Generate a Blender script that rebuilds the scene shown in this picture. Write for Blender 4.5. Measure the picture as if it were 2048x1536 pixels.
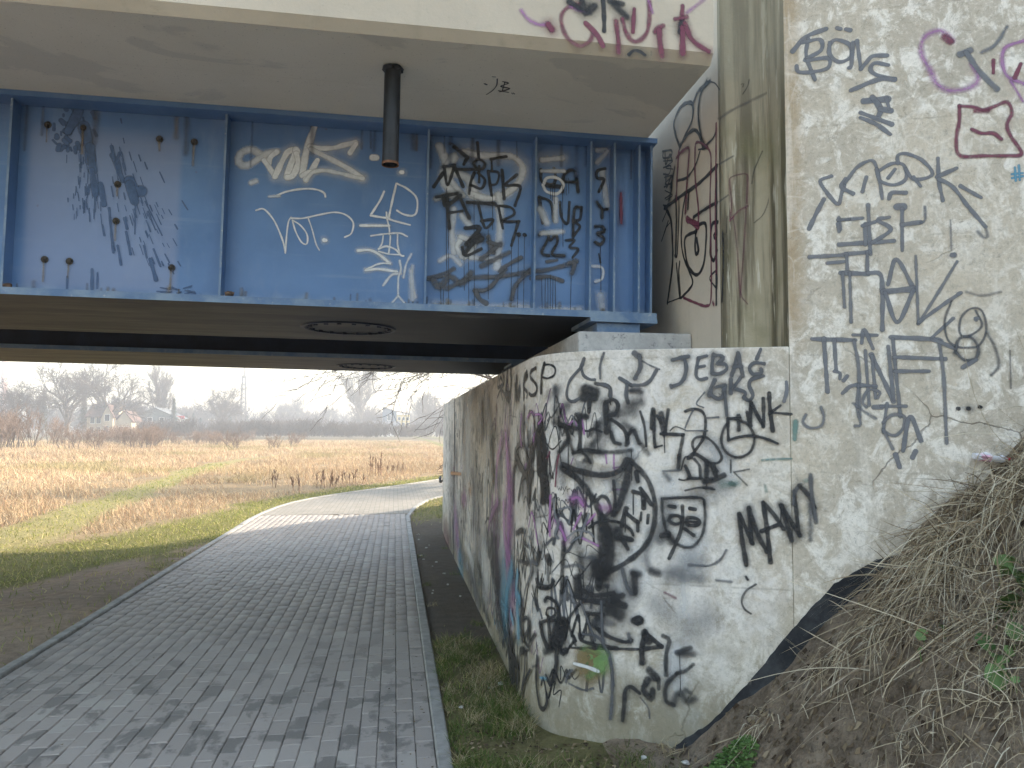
import bpy, bmesh, math, random
import numpy as np
from mathutils import Vector, Matrix

for o in list(bpy.data.objects):
    bpy.data.objects.remove(o, do_unlink=True)
scene = bpy.context.scene
COL = scene.collection
R = math.radians

# ------------------------------------------------------------------ camera
YAW, PITCH, ROLL, CAM_H = R(8.65), R(3.5), R(0.25), 1.65
cd = bpy.data.cameras.new('camera')
cd.sensor_width = 36.0
cd.lens = 36.0 * 1538.0 / 2048.0
cd.clip_start = 0.05
cd.clip_end = 3000.0
cam = bpy.data.objects.new('camera', cd)
COL.objects.link(cam)
fw = Vector((math.sin(YAW) * math.cos(PITCH), math.cos(YAW) * math.cos(PITCH), math.sin(PITCH)))
rt = Vector((math.cos(YAW), -math.sin(YAW), 0.0))
up = rt.cross(fw)
rr = rt * math.cos(ROLL) + up * math.sin(ROLL)
uu = up * math.cos(ROLL) - rt * math.sin(ROLL)
cam.matrix_world = Matrix(((rr.x, uu.x, -fw.x, 0.0), (rr.y, uu.y, -fw.y, 0.0), (rr.z, uu.z, -fw.z, CAM_H), (0, 0, 0, 1)))
scene.camera = cam

# ------------------------------------------------------------------ sky, sun, exposure
SUN_EL, SUN_AZ = R(28.0), R(80.0)      # azimuth clockwise from +Y
world = bpy.data.worlds.new('World')
scene.world = world
world.use_nodes = True
wn = world.node_tree
wn.nodes.clear()
sky = wn.nodes.new('ShaderNodeTexSky')
sky.sky_type = 'NISHITA'
sky.sun_disc = False
sky.sun_elevation = SUN_EL
sky.sun_rotation = SUN_AZ
sky.air_density = 1.6
sky.dust_density = 2.4
sky.ozone_density = 0.0
bg = wn.nodes.new('ShaderNodeBackground')
bg.inputs['Strength'].default_value = 0.15
wo = wn.nodes.new('ShaderNodeOutputWorld')
wn.links.new(sky.outputs[0], bg.inputs[0])
wn.links.new(bg.outputs[0], wo.inputs[0])

sl = bpy.data.lights.new('sun', 'SUN')
sl.energy = 3.6
sl.angle = R(1.5)
sl.color = (1.0, 0.88, 0.74)
sun = bpy.data.objects.new('sun', sl)
COL.objects.link(sun)
sdir = Vector((math.sin(SUN_AZ) * math.cos(SUN_EL), math.cos(SUN_AZ) * math.cos(SUN_EL), math.sin(SUN_EL)))
sun.rotation_euler = sdir.to_track_quat('Z', 'Y').to_euler()
sun.location = (30, 10, 40)

vs = scene.view_settings
vs.view_transform = 'Standard'
vs.look = 'None'
vs.exposure = 2.05
vs.gamma = 1.0
vs.use_curve_mapping = False
scene.cycles.transparent_max_bounces = 40
scene.cycles.max_bounces = 8
scene.cycles.diffuse_bounces = 4
scene.cycles.volume_bounces = 1
scene.cycles.use_denoising = True
scene.cycles.use_adaptive_sampling = True
scene.cycles.adaptive_threshold = 0.02

# ------------------------------------------------------------------ helpers
def link(o, parent=None, keep=True):
    COL.objects.link(o)
    if parent is not None:
        o.parent = parent
        if keep:
            o.matrix_parent_inverse = parent.matrix_basis.inverted()
    return o

def tag(o, label=None, cat=None, group=None, kind=None):
    if label: o['label'] = label
    if cat: o['category'] = cat
    if group: o['group'] = group
    if kind: o['kind'] = kind
    return o

def empty(name, loc, label, cat, group=None, rz=0.0):
    o = bpy.data.objects.new(name, None)
    o.empty_display_size = 0.2
    o.location = loc
    o.rotation_euler = (0, 0, rz)
    COL.objects.link(o)
    return tag(o, label, cat, group)

def mesh_obj(name, verts, faces, mat, parent=None, keep=True, smooth=False, cols=None):
    me = bpy.data.meshes.new(name)
    me.from_pydata([tuple(v) for v in verts], [], [tuple(f) for f in faces])
    if mat: me.materials.append(mat)
    if smooth:
        me.polygons.foreach_set('use_smooth', [True] * len(me.polygons))
    if cols is not None:
        a = me.attributes.new('Col', 'FLOAT_COLOR', 'POINT')
        a.data.foreach_set('color', np.asarray(cols, np.float32).ravel())
    me.update()
    o = bpy.data.objects.new(name, me)
    return link(o, parent, keep)

def fast_obj(name, V, F, mat, parent=None, cols=None, smooth=False, keep=True):
    """V (n,3), F (m,k) numpy; one mesh object made quickly."""
    V = np.asarray(V, np.float32); F = np.asarray(F, np.int32)
    k = F.shape[1]
    me = bpy.data.meshes.new(name)
    me.vertices.add(len(V)); me.vertices.foreach_set('co', V.ravel())
    me.loops.add(F.size); me.loops.foreach_set('vertex_index', F.ravel())
    me.polygons.add(len(F))
    me.polygons.foreach_set('loop_start', np.arange(0, F.size, k, dtype=np.int32))
    me.polygons.foreach_set('loop_total', np.full(len(F), k, np.int32))
    if smooth: me.polygons.foreach_set('use_smooth', np.ones(len(F), bool))
    if cols is not None:
        a = me.attributes.new('Col', 'FLOAT_COLOR', 'POINT')
        c = np.asarray(cols, np.float32)
        if c.shape[1] == 3: c = np.concatenate([c, np.ones((len(c), 1), np.float32)], 1)
        a.data.foreach_set('color', c.ravel())
    if mat: me.materials.append(mat)
    me.update(calc_edges=True); me.validate()
    o = bpy.data.objects.new(name, me)
    return link(o, parent, keep)

BOXF = [(0, 3, 2, 1), (4, 5, 6, 7), (0, 1, 5, 4), (1, 2, 6, 5), (2, 3, 7, 6), (3, 0, 4, 7)]
def boxv(x0, x1, y0, y1, z0, z1):
    return [(x0, y0, z0), (x1, y0, z0), (x1, y1, z0), (x0, y1, z0), (x0, y0, z1), (x1, y0, z1), (x1, y1, z1), (x0, y1, z1)]

class MB:
    def __init__(s): s.v = []; s.f = []
    def add(s, v, f):
        n = len(s.v); s.v += [tuple(p) for p in v]; s.f += [tuple(i + n for i in q) for q in f]; return s
    def box(s, *b): return s.add(boxv(*b), BOXF)
    def prism(s, poly, z0, z1):
        n = len(poly)
        v = [(p[0], p[1], z0) for p in poly] + [(p[0], p[1], z1) for p in poly]
        f = [tuple(range(n - 1, -1, -1)), tuple(range(n, 2 * n))] + [(i, (i + 1) % n, n + (i + 1) % n, n + i) for i in range(n)]
        return s.add(v, f)
    def tube(s, p0, p1, r0, r1, k=8, cap=True):
        p0, p1 = Vector(p0), Vector(p1)
        d = (p1 - p0).normalized()
        a = d.orthogonal().normalized(); b = d.cross(a)
        v = []
        for p, r in ((p0, r0), (p1, r1)):
            for i in range(k):
                t = 2 * math.pi * i / k
                v.append(p + a * (r * math.cos(t)) + b * (r * math.sin(t)))
        f = [(i, (i + 1) % k, k + (i + 1) % k, k + i) for i in range(k)]
        if cap: f += [tuple(range(k - 1, -1, -1)), tuple(range(k, 2 * k))]
        return s.add(v, f)
    def lathe(s, prof, k=12, o=(0, 0, 0)):
        v = []; n = len(prof)
        for r, z in prof:
            for i in range(k):
                t = 2 * math.pi * i / k
                v.append((o[0] + r * math.cos(t), o[1] + r * math.sin(t), o[2] + z))
        f = []
        for j in range(n - 1):
            for i in range(k):
                f.append((j * k + i, j * k + (i + 1) % k, (j + 1) * k + (i + 1) % k, (j + 1) * k + i))
        f.append(tuple(range(k - 1, -1, -1))); f.append(tuple(range((n - 1) * k, n * k)))
        return s.add(v, f)
    def build(s, name, mat, parent=None, keep=True, smooth=False, bevel=0.0):
        o = mesh_obj(name, s.v, s.f, mat, parent, keep, smooth)
        if bevel:
            m = o.modifiers.new('bevel', 'BEVEL'); m.width = bevel; m.segments = 2; m.limit_method = 'ANGLE'
        return o

# ------------------------------------------------------------------ materials
class NT:
    def __init__(s, name):
        s.m = bpy.data.materials.new(name); s.m.use_nodes = True
        s.t = s.m.node_tree; s.t.nodes.clear()
        s.out = s.t.nodes.new('ShaderNodeOutputMaterial')
        s.tc = s.t.nodes.new('ShaderNodeTexCoord')
    def node(s, ty, **kw):
        n = s.t.nodes.new(ty)
        for k, v in kw.items(): setattr(n, k, v)
        return n
    def set(s, sock, v):
        if isinstance(v, bpy.types.NodeSocket): s.t.links.new(v, sock)
        elif v is not None: sock.default_value = v
    def vec(s, scale=(1, 1, 1), loc=(0, 0, 0), src=None, rot=(0, 0, 0)):
        n = s.node('ShaderNodeMapping')
        s.set(n.inputs['Vector'], src or s.tc.outputs['Object'])
        n.inputs['Scale'].default_value = scale; n.inputs['Location'].default_value = loc; n.inputs['Rotation'].default_value = rot
        return n.outputs[0]
    def noise(s, scale, detail=5, rough=.6, vec=None, dist=0.0, color=False):
        n = s.node('ShaderNodeTexNoise')
        s.set(n.inputs['Vector'], vec or s.tc.outputs['Object'])
        n.inputs['Scale'].default_value = scale; n.inputs['Detail'].default_value = detail
        n.inputs['Roughness'].default_value = rough; n.inputs['Distortion'].default_value = dist
        return n.outputs['Color' if color else 'Fac']
    def voro(s, scale, feature='F1', vec=None, out='Distance'):
        n = s.node('ShaderNodeTexVoronoi', feature=feature)
        s.set(n.inputs['Vector'], vec or s.tc.outputs['Object'])
        n.inputs['Scale'].default_value = scale
        return n.outputs[out]
    def ramp(s, fac, a, b, smooth=True):
        n = s.node('ShaderNodeMapRange', interpolation_type='SMOOTHSTEP' if smooth else 'LINEAR')
        s.set(n.inputs['Value'], fac)
        s.set(n.inputs['From Min'], a); s.set(n.inputs['From Max'], b)
        return n.outputs[0]
    def mapr(s, v, a, b, c, d):
        n = s.node('ShaderNodeMapRange'); s.set(n.inputs['Value'], v)
        for k, x in (('From Min', a), ('From Max', b), ('To Min', c), ('To Max', d)): s.set(n.inputs[k], x)
        return n.outputs[0]
    def math(s, op, a, b=None, c=None, clamp=False):
        n = s.node('ShaderNodeMath', operation=op, use_clamp=clamp)
        for i, v in enumerate((a, b, c)):
            if v is not None: s.set(n.inputs[i], v)
        return n.outputs[0]
    def mix(s, fac, a, b, blend='MIX'):
        n = s.node('ShaderNodeMix', data_type='RGBA', blend_type=blend)
        s.set(n.inputs[0], fac)
        for i, v in ((6, a), (7, b)):
            if isinstance(v, tuple) and len(v) == 3: v = v + (1.0,)
            s.set(n.inputs[i], v)
        return n.outputs[2]
    def xyz(s, src=None):
        n = s.node('ShaderNodeSeparateXYZ'); s.set(n.inputs[0], src or s.tc.outputs['Object'])
        return n.outputs
    def attr(s, name, out='Color'):
        n = s.node('ShaderNodeAttribute', attribute_name=name); return n.outputs[out]
    def bump(s, h, strength=.3, dist=.01, normal=None):
        n = s.node('ShaderNodeBump'); s.set(n.inputs['Height'], h)
        n.inputs['Strength'].default_value = strength; n.inputs['Distance'].default_value = dist
        if normal is not None: s.set(n.inputs['Normal'], normal)
        return n.outputs[0]
    def bsdf(s, color, rough=.8, normal=None, metal=0.0, spec=.3, alpha=None, **kw):
        b = s.node('ShaderNodeBsdfPrincipled')
        if isinstance(color, tuple) and len(color) == 3: color = color + (1.0,)
        s.set(b.inputs['Base Color'], color); s.set(b.inputs['Roughness'], rough)
        s.set(b.inputs['Metallic'], metal); s.set(b.inputs['Specular IOR Level'], spec)
        if normal is not None: s.set(b.inputs['Normal'], normal)
        if alpha is not None: s.set(b.inputs['Alpha'], alpha)
        for k, v in kw.items(): s.set(b.inputs[k], v)
        s.t.links.new(b.outputs[0], s.out.inputs['Surface'])
        return b

def simple(name, col, rough=.7, var=.25, scale=8.0, metal=0.0, bump=.15, bscale=60.0, spec=.3):
    n = NT(name)
    a = n.noise(scale, 5)
    c = n.mix(n.ramp(a, .3, .7), tuple(x * (1 - var) for x in col), tuple(min(1, x * (1 + var)) for x in col))
    n.bsdf(c, rough, n.bump(n.noise(bscale, 4), bump, .01), metal, spec)
    return n.m

def wall_mat(name, beige, grey, white, paint=False, green=0.0, dirt=.5):
    n = NT(name)
    x, y, z = n.xyz()
    big = n.noise(1.1, 6, .62, dist=.4)
    col = n.mix(n.ramp(big, .35, .68), beige, grey)
    med = n.noise(4.5, 8, .68, dist=1.2)
    med_ = med
    blot = n.noise(9, 10, .72, dist=.6, vec=n.vec((1, 1, .8), (3, 1, 7)))
    w = n.math('MULTIPLY', n.ramp(blot, .47, .60), n.ramp(big, .30, .55))
    col = n.mix(n.math('MULTIPLY', w, .85), col, white)
    gr = n.noise(24, 8, .8, dist=.4, vec=n.vec(loc=(1, 8, 2)))
    col = n.mix(n.math('MULTIPLY', n.ramp(gr, .52, .66), .6), col, white)
    col = n.mix(n.math('MULTIPLY', n.ramp(gr, .46, .34), .55), col, tuple(g * .55 for g in grey))
    if paint:
        tan = n.math('MULTIPLY', n.math('MULTIPLY', n.ramp(x, 2.06, 1.97), n.ramp(x, 1.90, 1.95)), n.ramp(n.math('ADD', z, n.math('MULTIPLY', med_, .8)), 2.3, 2.7))
        col = n.mix(n.math('MULTIPLY', tan, .8), col, (.40, .29, .17))
    if paint:   # thin old whitewash on the nose and lower front, edge broken up
        e = n.math('ADD', n.math('MULTIPLY', n.math('SUBTRACT', med, .5), 1.0), n.math('MULTIPLY', n.math('SUBTRACT', 1.9, x), .9))
        e = n.math('MULTIPLY', n.ramp(e, -.15, .35), n.ramp(z, .15, .5))
        wear = n.ramp(n.noise(7.5, 9, .78, dist=1.0, vec=n.vec(loc=(6, 3, 9))), .36, .56)
        col = n.mix(n.math('MULTIPLY', n.math('MULTIPLY', e, wear), .85), col, (.75, .705, .665))
        ov = n.math('MULTIPLY', n.math('MULTIPLY', n.ramp(n.noise(2.3, 4, .5, vec=n.vec(loc=(3, 3, 5))), .54, .66), n.ramp(z, 1.5, .9)), n.ramp(x, 1.9, 1.6))
        col = n.mix(n.math('MULTIPLY', ov, .6), col, (.62, .615, .60))
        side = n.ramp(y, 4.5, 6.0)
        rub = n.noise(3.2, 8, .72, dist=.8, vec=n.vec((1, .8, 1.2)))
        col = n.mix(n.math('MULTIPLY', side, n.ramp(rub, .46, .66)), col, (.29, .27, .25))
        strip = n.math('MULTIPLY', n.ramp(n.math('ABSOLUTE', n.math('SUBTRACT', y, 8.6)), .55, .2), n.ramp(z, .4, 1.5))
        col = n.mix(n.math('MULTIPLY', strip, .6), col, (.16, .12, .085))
    # veins and hairline map cracking
    wob = n.mix(.12, n.tc.outputs['Object'], n.noise(3.0, 4, color=True), 'ADD')
    ve = n.voro(5.5, 'DISTANCE_TO_EDGE', wob)
    vein = n.math('MULTIPLY', n.ramp(ve, .045, .0), n.ramp(n.noise(2.0, 4, vec=n.vec(loc=(9, 2, 4))), .46, .62))
    col = n.mix(n.math('MULTIPLY', vein, .30), col, white)
    wob2 = n.mix(.25, n.tc.outputs['Object'], n.noise(2.0, 6, color=True), 'ADD')
    ce = n.voro(1.15, 'DISTANCE_TO_EDGE', wob2)
    crack = n.math('MULTIPLY', n.ramp(ce, .007, .002), n.ramp(n.noise(.9, 3, vec=n.vec(loc=(2, 5, 1))), .47, .56))
    col = n.mix(n.math('MULTIPLY', crack, .6), col, (.10, .08, .065))
    # vertical run-off streaks
    st = n.noise(7.0, 6, .65, vec=n.vec((1, 1, .07)))
    col = n.mix(n.math('MULTIPLY', n.ramp(st, .56, .76), dirt), col, (.20, .175, .135))
    ls = n.noise(5.0, 6, .7, vec=n.vec((1, 1, .10), (4, 9, 2)))
    col = n.mix(n.math('MULTIPLY', n.ramp(ls, .55, .68), .4), col, white)
    # grit, pits
    fine = n.noise(55, 6, .75)
    col = n.mix(n.math('MULTIPLY', n.ramp(fine, .44, .68), .34), col, (.27, .24, .19))
    pits = n.ramp(n.voro(70, 'F1'), .16, .06)
    pm = n.math('MULTIPLY', pits, n.ramp(n.noise(6, 3), .5, .6))
    col = n.mix(n.math('MULTIPLY', pm, .7), col, (.10, .09, .08))
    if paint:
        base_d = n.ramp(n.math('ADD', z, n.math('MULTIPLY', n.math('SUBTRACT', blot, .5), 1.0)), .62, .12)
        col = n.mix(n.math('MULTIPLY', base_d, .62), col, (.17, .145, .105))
        fw_ = n.ramp(n.math('ABSOLUTE', n.math('SUBTRACT', n.math('FRACT', n.math('MULTIPLY', z, 1.72)), .5)), .012, .004)
        col = n.mix(n.math('MULTIPLY', n.math('MULTIPLY', fw_, n.ramp(med, .45, .6)), .35), col, (.22, .19, .15))
    if green:
        g = n.ramp(n.math('ADD', z, n.math('MULTIPLY', med, .8)), 1.4, .4)
        col = n.mix(n.math('MULTIPLY', g, green), col, (.20, .20, .12))
    h = n.math('SUBTRACT', n.math('ADD', n.math('MULTIPLY', fine, .5), blot), n.math('ADD', n.math('MULTIPLY', pm, .9), crack))
    n.bsdf(col, .92, n.bump(h, .45, .012), spec=.2)
    return n.m

M = {}
M['wing'] = wall_mat('old_concrete', (.60, .52, .415), (.47, .415, .34), (.88, .825, .75), True, .3, .3)
M['recess'] = None
M['fascia'] = None

def mk_materials():
    # damp mossy recess strip
    n = NT('damp_concrete')
    x, y, z = n.xyz()
    st = n.noise(16, 6, .6, vec=n.vec((1, 1, .05)))
    c = n.mix(n.ramp(st, .40, .60), (.105, .088, .058), (.36, .315, .225))
    c = n.mix(n.math('MULTIPLY', n.ramp(n.noise(26, 5, vec=n.vec((1, 1, .09), (4, 1, 1))), .58, .66), .7), c, (.56, .52, .43))
    c = n.mix(n.math('MULTIPLY', n.ramp(n.noise(2.2, 5), .45, .7), .6), c, (.16, .15, .075))
    c = n.mix(n.math('MULTIPLY', n.ramp(z, 3.1, 3.7), .5), c, (.40, .36, .27))
    n.bsdf(c, .8, n.bump(n.noise(40, 6, .7), .4, .01))
    M['recess'] = n.m
    # pale painted concrete: parapet and back wall
    for key, base, spot in (('fascia', (.52, .455, .365), .25), ('backwall', (.60, .525, .43), .2)):
        n = NT('painted_concrete_' + key)
        c = n.mix(n.ramp(n.noise(1.3, 6, .6), .35, .7), tuple(b * .88 for b in base), tuple(b * 1.06 for b in base))
        c = n.mix(n.math('MULTIPLY', n.ramp(n.noise(14, 8, .75, vec=n.vec((.35, 1, 1))), .56, .72), spot * 1.6), c, tuple(b * .55 for b in base))
        c = n.mix(n.math('MULTIPLY', n.ramp(n.noise(9, 5, .6, vec=n.vec((1, 1, .06))), .58, .8), .35), c, tuple(b * .5 for b in base))
        c = n.mix(n.math('MULTIPLY', n.ramp(n.noise(60, 4, .7), .6, .75), .25), c, (.2, .18, .15))
        n.bsdf(c, .75, n.bump(n.noise(35, 6, .65), .25, .006))
        M[key] = n.m
    # deck soffit
    n = NT('soffit_concrete')
    c = n.mix(n.ramp(n.noise(.8, 6, .6), .3, .7), (.68, .63, .53), (.76, .71, .61))
    patch = n.noise(1.5, 7, .55, dist=.8, vec=n.vec((.7, 1.2, 1), (5, 2, 0)))
    c = n.mix(n.math('MULTIPLY', n.ramp(patch, .53, .56), .5), c, (.54, .51, .45))
    c = n.mix(n.math('MULTIPLY', n.ramp(n.noise(5, 8, .75, vec=n.vec((.5, 1, 1))), .58, .7), .4), c, (.80, .75, .66))
    c = n.mix(n.math('MULTIPLY', n.ramp(n.noise(90, 3), .64, .72), .5), c, (.14, .13, .11))
    x, y, z = n.xyz()
    jl = n.ramp(n.math('ABSOLUTE', n.math('SUBTRACT', y, 4.02)), .006, .002)
    c = n.mix(n.math('MULTIPLY', jl, .5), c, (.66, .6, .5))
    n.bsdf(c, .85, n.bump(n.noise(30, 6, .65), .25, .006))
    M['soffit'] = n.m
    # blue girder paint
    n = NT('blue_paint')
    x, y, z = n.xyz()
    c = n.mix(n.ramp(n.noise(1.4, 6, .6), .3, .7), (.072, .155, .325), (.108, .212, .415))
    c = n.mix(n.math('MULTIPLY', n.ramp(n.noise(3.5, 7, .7, vec=n.vec((1, 1, .35), (3, 0, 0))), .5, .72), .45), c, (.19, .27, .42))
    c = n.mix(n.math('MULTIPLY', n.ramp(n.noise(12, 5, .6, vec=n.vec((.08, 1, 1.4))), .56, .75), .3), c, (.22, .30, .43))
    low = n.math('MULTIPLY', n.ramp(n.math('ADD', z, n.math('MULTIPLY', n.noise(10, 5, vec=n.vec((1, 1, .2))), .14)), .16, .06), .7)
    c = n.mix(low, c, (.36, .43, .50))
    ghost = n.math('MULTIPLY', n.math('MULTIPLY', n.ramp(n.math('ABSOLUTE', n.math('SUBTRACT', x, -3.20)), .43, .38), n.ramp(z, .02, .1)), n.ramp(z, 1.04, .9))
    c = n.mix(n.math('MULTIPLY', ghost, .5), c, (.24, .28, .42))
    c = n.mix(n.math('MULTIPLY', n.ramp(n.noise(45, 5, .7), .66, .74), .5), c, (.30, .37, .48))
    c = n.mix(n.math('MULTIPLY', n.ramp(n.noise(20, 6, .7, vec=n.vec(loc=(7, 7, 2))), .69, .74), .7), c, (.13, .075, .045))
    n.bsdf(c, n.mapr(n.noise(6, 4), 0, 1, .35, .6), n.bump(n.noise(9, 5, .6), .06, .01), spec=.4)
    M['blue'] = n.m
    # worn edge steel (stiffeners, flange lips)
    n = NT('worn_blue_paint')
    c = n.mix(n.ramp(n.noise(6, 7, .7), .35, .65), (.10, .17, .30), (.20, .27, .36))
    c = n.mix(n.math('MULTIPLY', n.ramp(n.noise(30, 6, .7), .60, .70), .75), c, (.40, .42, .42))
    c = n.mix(n.math('MULTIPLY', n.ramp(n.noise(22, 6, .7, vec=n.vec(loc=(3, 3, 3))), .65, .73), .8), c, (.14, .08, .05))
    n.bsdf(c, .55, n.bump(n.noise(40, 4), .1, .005))
    M['worn'] = n.m
    # underside plate: brown dusty film, darker toward the abutment end
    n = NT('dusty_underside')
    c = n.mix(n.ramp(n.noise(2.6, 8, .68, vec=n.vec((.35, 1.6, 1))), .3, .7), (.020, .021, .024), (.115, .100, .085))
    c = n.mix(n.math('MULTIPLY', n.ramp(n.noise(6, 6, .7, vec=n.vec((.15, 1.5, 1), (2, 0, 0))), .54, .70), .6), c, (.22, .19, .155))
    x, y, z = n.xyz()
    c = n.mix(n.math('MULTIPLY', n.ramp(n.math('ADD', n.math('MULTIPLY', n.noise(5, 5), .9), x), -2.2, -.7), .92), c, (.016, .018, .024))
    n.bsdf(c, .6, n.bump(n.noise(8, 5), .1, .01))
    M['under'] = n.m
    M['steel_dark'] = simple('dark_shaded_steel', (.012, .018, .04), .5, .3, 5)  # for the hatches and, as painted shade, the far girder
    M['black'] = simple('black_plastic_pipe', (.010, .011, .014), .45, .35, 12, bump=.1)
    M['rust'] = simple('rust', (.16, .075, .04), .9, .45, 30, bump=.4)
    M['bolt'] = simple('rusty_bolt', (.055, .045, .035), .8, .5, 60, bump=.4)
    # grey plinth
    n = NT('plinth_concrete')
    c = n.mix(n.ramp(n.noise(5, 7, .7), .35, .65), (.34, .335, .33), (.50, .49, .475))
    c = n.mix(n.math('MULTIPLY', n.ramp(n.noise(25, 6, .75), .55, .68), .8), c, (.09, .09, .10))
    n.bsdf(c, .9, n.bump(n.noise(40, 6, .7), .4, .01))
    M['plinth'] = n.m
    n = NT('bitumen')
    c = n.mix(n.ramp(n.noise(9, 6, .7), .35, .7), (.016, .018, .022), (.05, .052, .056))
    c = n.mix(n.math('MULTIPLY', n.ramp(n.noise(14, 6, .75), .58, .7), .5), c, (.17, .15, .12))
    n.bsdf(c, .75, n.bump(n.noise(30, 6, .7), .4, .01))
    M['bitumen'] = n.m
    # spray paint: colour per stroke, ragged soft edge
    n = NT('spray_paint')
    at = n.node('ShaderNodeAttribute', attribute_name='paint')
    uv = n.node('ShaderNodeAttribute', attribute_name='edge')
    e = n.xyz(uv.outputs['Vector'])
    nz = n.noise(150, 4, .7)
    r = n.math('SQRT', n.math('ADD', n.math('MULTIPLY', e[0], e[0]), n.math('MULTIPLY', e[1], e[1])))
    soft = at.outputs['Alpha']
    r = n.math('ADD', r, n.math('MULTIPLY', n.math('SUBTRACT', nz, .5), n.mapr(soft, 0, 1.2, .12, .5)))
    edge0 = n.math('MAXIMUM', n.math('SUBTRACT', .92, soft), 0.0)
    a = n.math('SUBTRACT', 1.0, n.ramp(r, edge0, 1.0))
    n2 = n.node('ShaderNodeMapRange'); n.set(n2.inputs['Value'], soft)
    for k, v in (('From Min', .4), ('From Max', 1.5), ('To Min', .97), ('To Max', .36)): n2.inputs[k].default_value = v
    a = n.math('MULTIPLY', a, n2.outputs[0])
    worn = n.mapr(n.noise(28, 7, .75), .36, .58, .74, 1.0)
    a = n.math('MULTIPLY', a, worn, clamp=True)
    c = n.mix(n.math('MULTIPLY', n.noise(12, 4), .10), at.outputs['Color'], (.30, .29, .28))
    n.bsdf(c, .55, None, spec=.3, alpha=a)
    M['paint'] = n.m
    # pavers
    n = NT('concrete_paver')
    pos = n.node('ShaderNodeNewGeometry').outputs['Position']
    info = n.node('ShaderNodeObjectInfo').outputs['Random']
    rnd = n.math('FRACT', n.math('ADD', info, n.attr('rnd', 'Fac')))
    c = n.mix(rnd, (.315, .284, .258), (.362, .328, .30))
    c = n.mix(n.math('MULTIPLY', n.ramp(n.math('FRACT', n.math('MULTIPLY', rnd, 7.3)), .86, .98), .5), c, (.44, .415, .375))
    px, py, pz = n.xyz(pos)
    damp = n.noise(.55, 5, .55, vec=n.vec((1, .7, 1), src=pos))
    c = n.mix(n.math('MULTIPLY', n.ramp(damp, .42, .7), .45), c, (.232, .209, .192))
    # wet spots that sit on some blocks, near the front of the path
    wet = n.noise(4.6, 6, .6, dist=.3, vec=n.vec((1, .62, 1), (1, 3, 0), src=pos))
    wz = n.math('ADD', wet, n.math('MULTIPLY', n.math('SUBTRACT', n.math('FRACT', n.math('MULTIPLY', rnd, 13.7)), .5), .20))
    zone = n.math('MULTIPLY', n.ramp(py, 7.6, 4.6), n.ramp(n.noise(.8, 3, vec=n.vec(loc=(5, 1, 0), src=pos)), .33, .5))
    c = n.mix(n.math('MULTIPLY', n.math('MULTIPLY', n.ramp(wz, .53, .61), zone), .60), c, (.085, .083, .078))
    c = n.mix(n.math('MULTIPLY', n.ramp(py, 9.0, 13.0), .2), c, (.125, .115, .096))  # blocks coloured darker toward the open end to hold down its light
    fine = n.noise(180, 4, .7, vec=pos)
    c = n.mix(n.math('MULTIPLY', n.ramp(fine, .45, .75), .28), c, (.42, .40, .37))
    c = n.mix(n.math('MULTIPLY', n.ramp(n.noise(9, 6, .7, vec=pos), .55, .75), .35), c, (.19, .165, .135))
    n.bsdf(c, .8, n.bump(fine, .25, .004))
    M['paver'] = n.m
    n = NT('far_paving')
    c1 = (.20, .186, .16); c2 = (.245, .228, .198)
    b = n.node('ShaderNodeTexBrick', offset=.5)
    n.set(b.inputs['Vector'], n.vec((1, 1, 1), rot=(0, 0, R(90))))
    b.inputs['Scale'].default_value = 1.0
    b.inputs['Brick Width'].default_value = .2; b.inputs['Row Height'].default_value = .1
    b.inputs['Mortar Size'].default_value = .004
    b.inputs['Color1'].default_value = c1 + (1,); b.inputs['Color2'].default_value = c2 + (1,); b.inputs['Mortar'].default_value = (.11, .10, .085, 1)
    c = n.mix(n.math('MULTIPLY', n.ramp(n.noise(.6, 5), .4, .7), .35), b.outputs[0], (.17, .158, .138))
    n.bsdf(c, .85, n.bump(n.noise(90, 4), .2, .004))
    M['far_paving'] = n.m
    M['bedding'] = simple('joint_sand', (.15, .138, .118), .95, .5, 14)
    M['kerb'] = simple('kerb_concrete', (.27, .265, .25), .85, .22, 9, bump=.3)
    # ground
    n = NT('ground_cover')
    c = n.attr('Col')
    f = n.noise(9, 8, .72); f2 = n.noise(1.6, 6, .65)
    c = n.mix(n.ramp(f, .3, .72), n.mix(.55, c, (.35, .35, .35), 'MULTIPLY'), c)
    c = n.mix(n.math('MULTIPLY', n.ramp(f2, .45, .7), .35), c, n.mix(1.0, c, (1.25, 1.1, .85), 'MULTIPLY'))
    n.bsdf(c, .95, n.bump(n.math('ADD', f, n.noise(40, 5, .7)), .7, .05), spec=.1)
    M['ground'] = n.m
    n = NT('bare_soil')
    f = n.noise(7, 8, .72); g = n.noise(45, 6, .75)
    c = n.mix(n.ramp(f, .32, .7), (.15, .112, .078), (.40, .315, .23))
    c = n.mix(n.math('MULTIPLY', n.ramp(n.noise(2.0, 5), .5, .66), .5), c, (.44, .36, .28))
    c = n.mix(n.math('MULTIPLY', n.ramp(g, .5, .72), .6), c, (.08, .062, .048))
    c = n.mix(n.math('MULTIPLY', n.ramp(n.noise(80, 3), .66, .72), .5), c, (.36, .30, .22))
    n.bsdf(c, .95, n.bump(n.math('ADD', n.math('MULTIPLY', f, 1.0), n.math('MULTIPLY', g, .6)), 1.0, .06), spec=.15)
    M['soil'] = n.m
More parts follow.
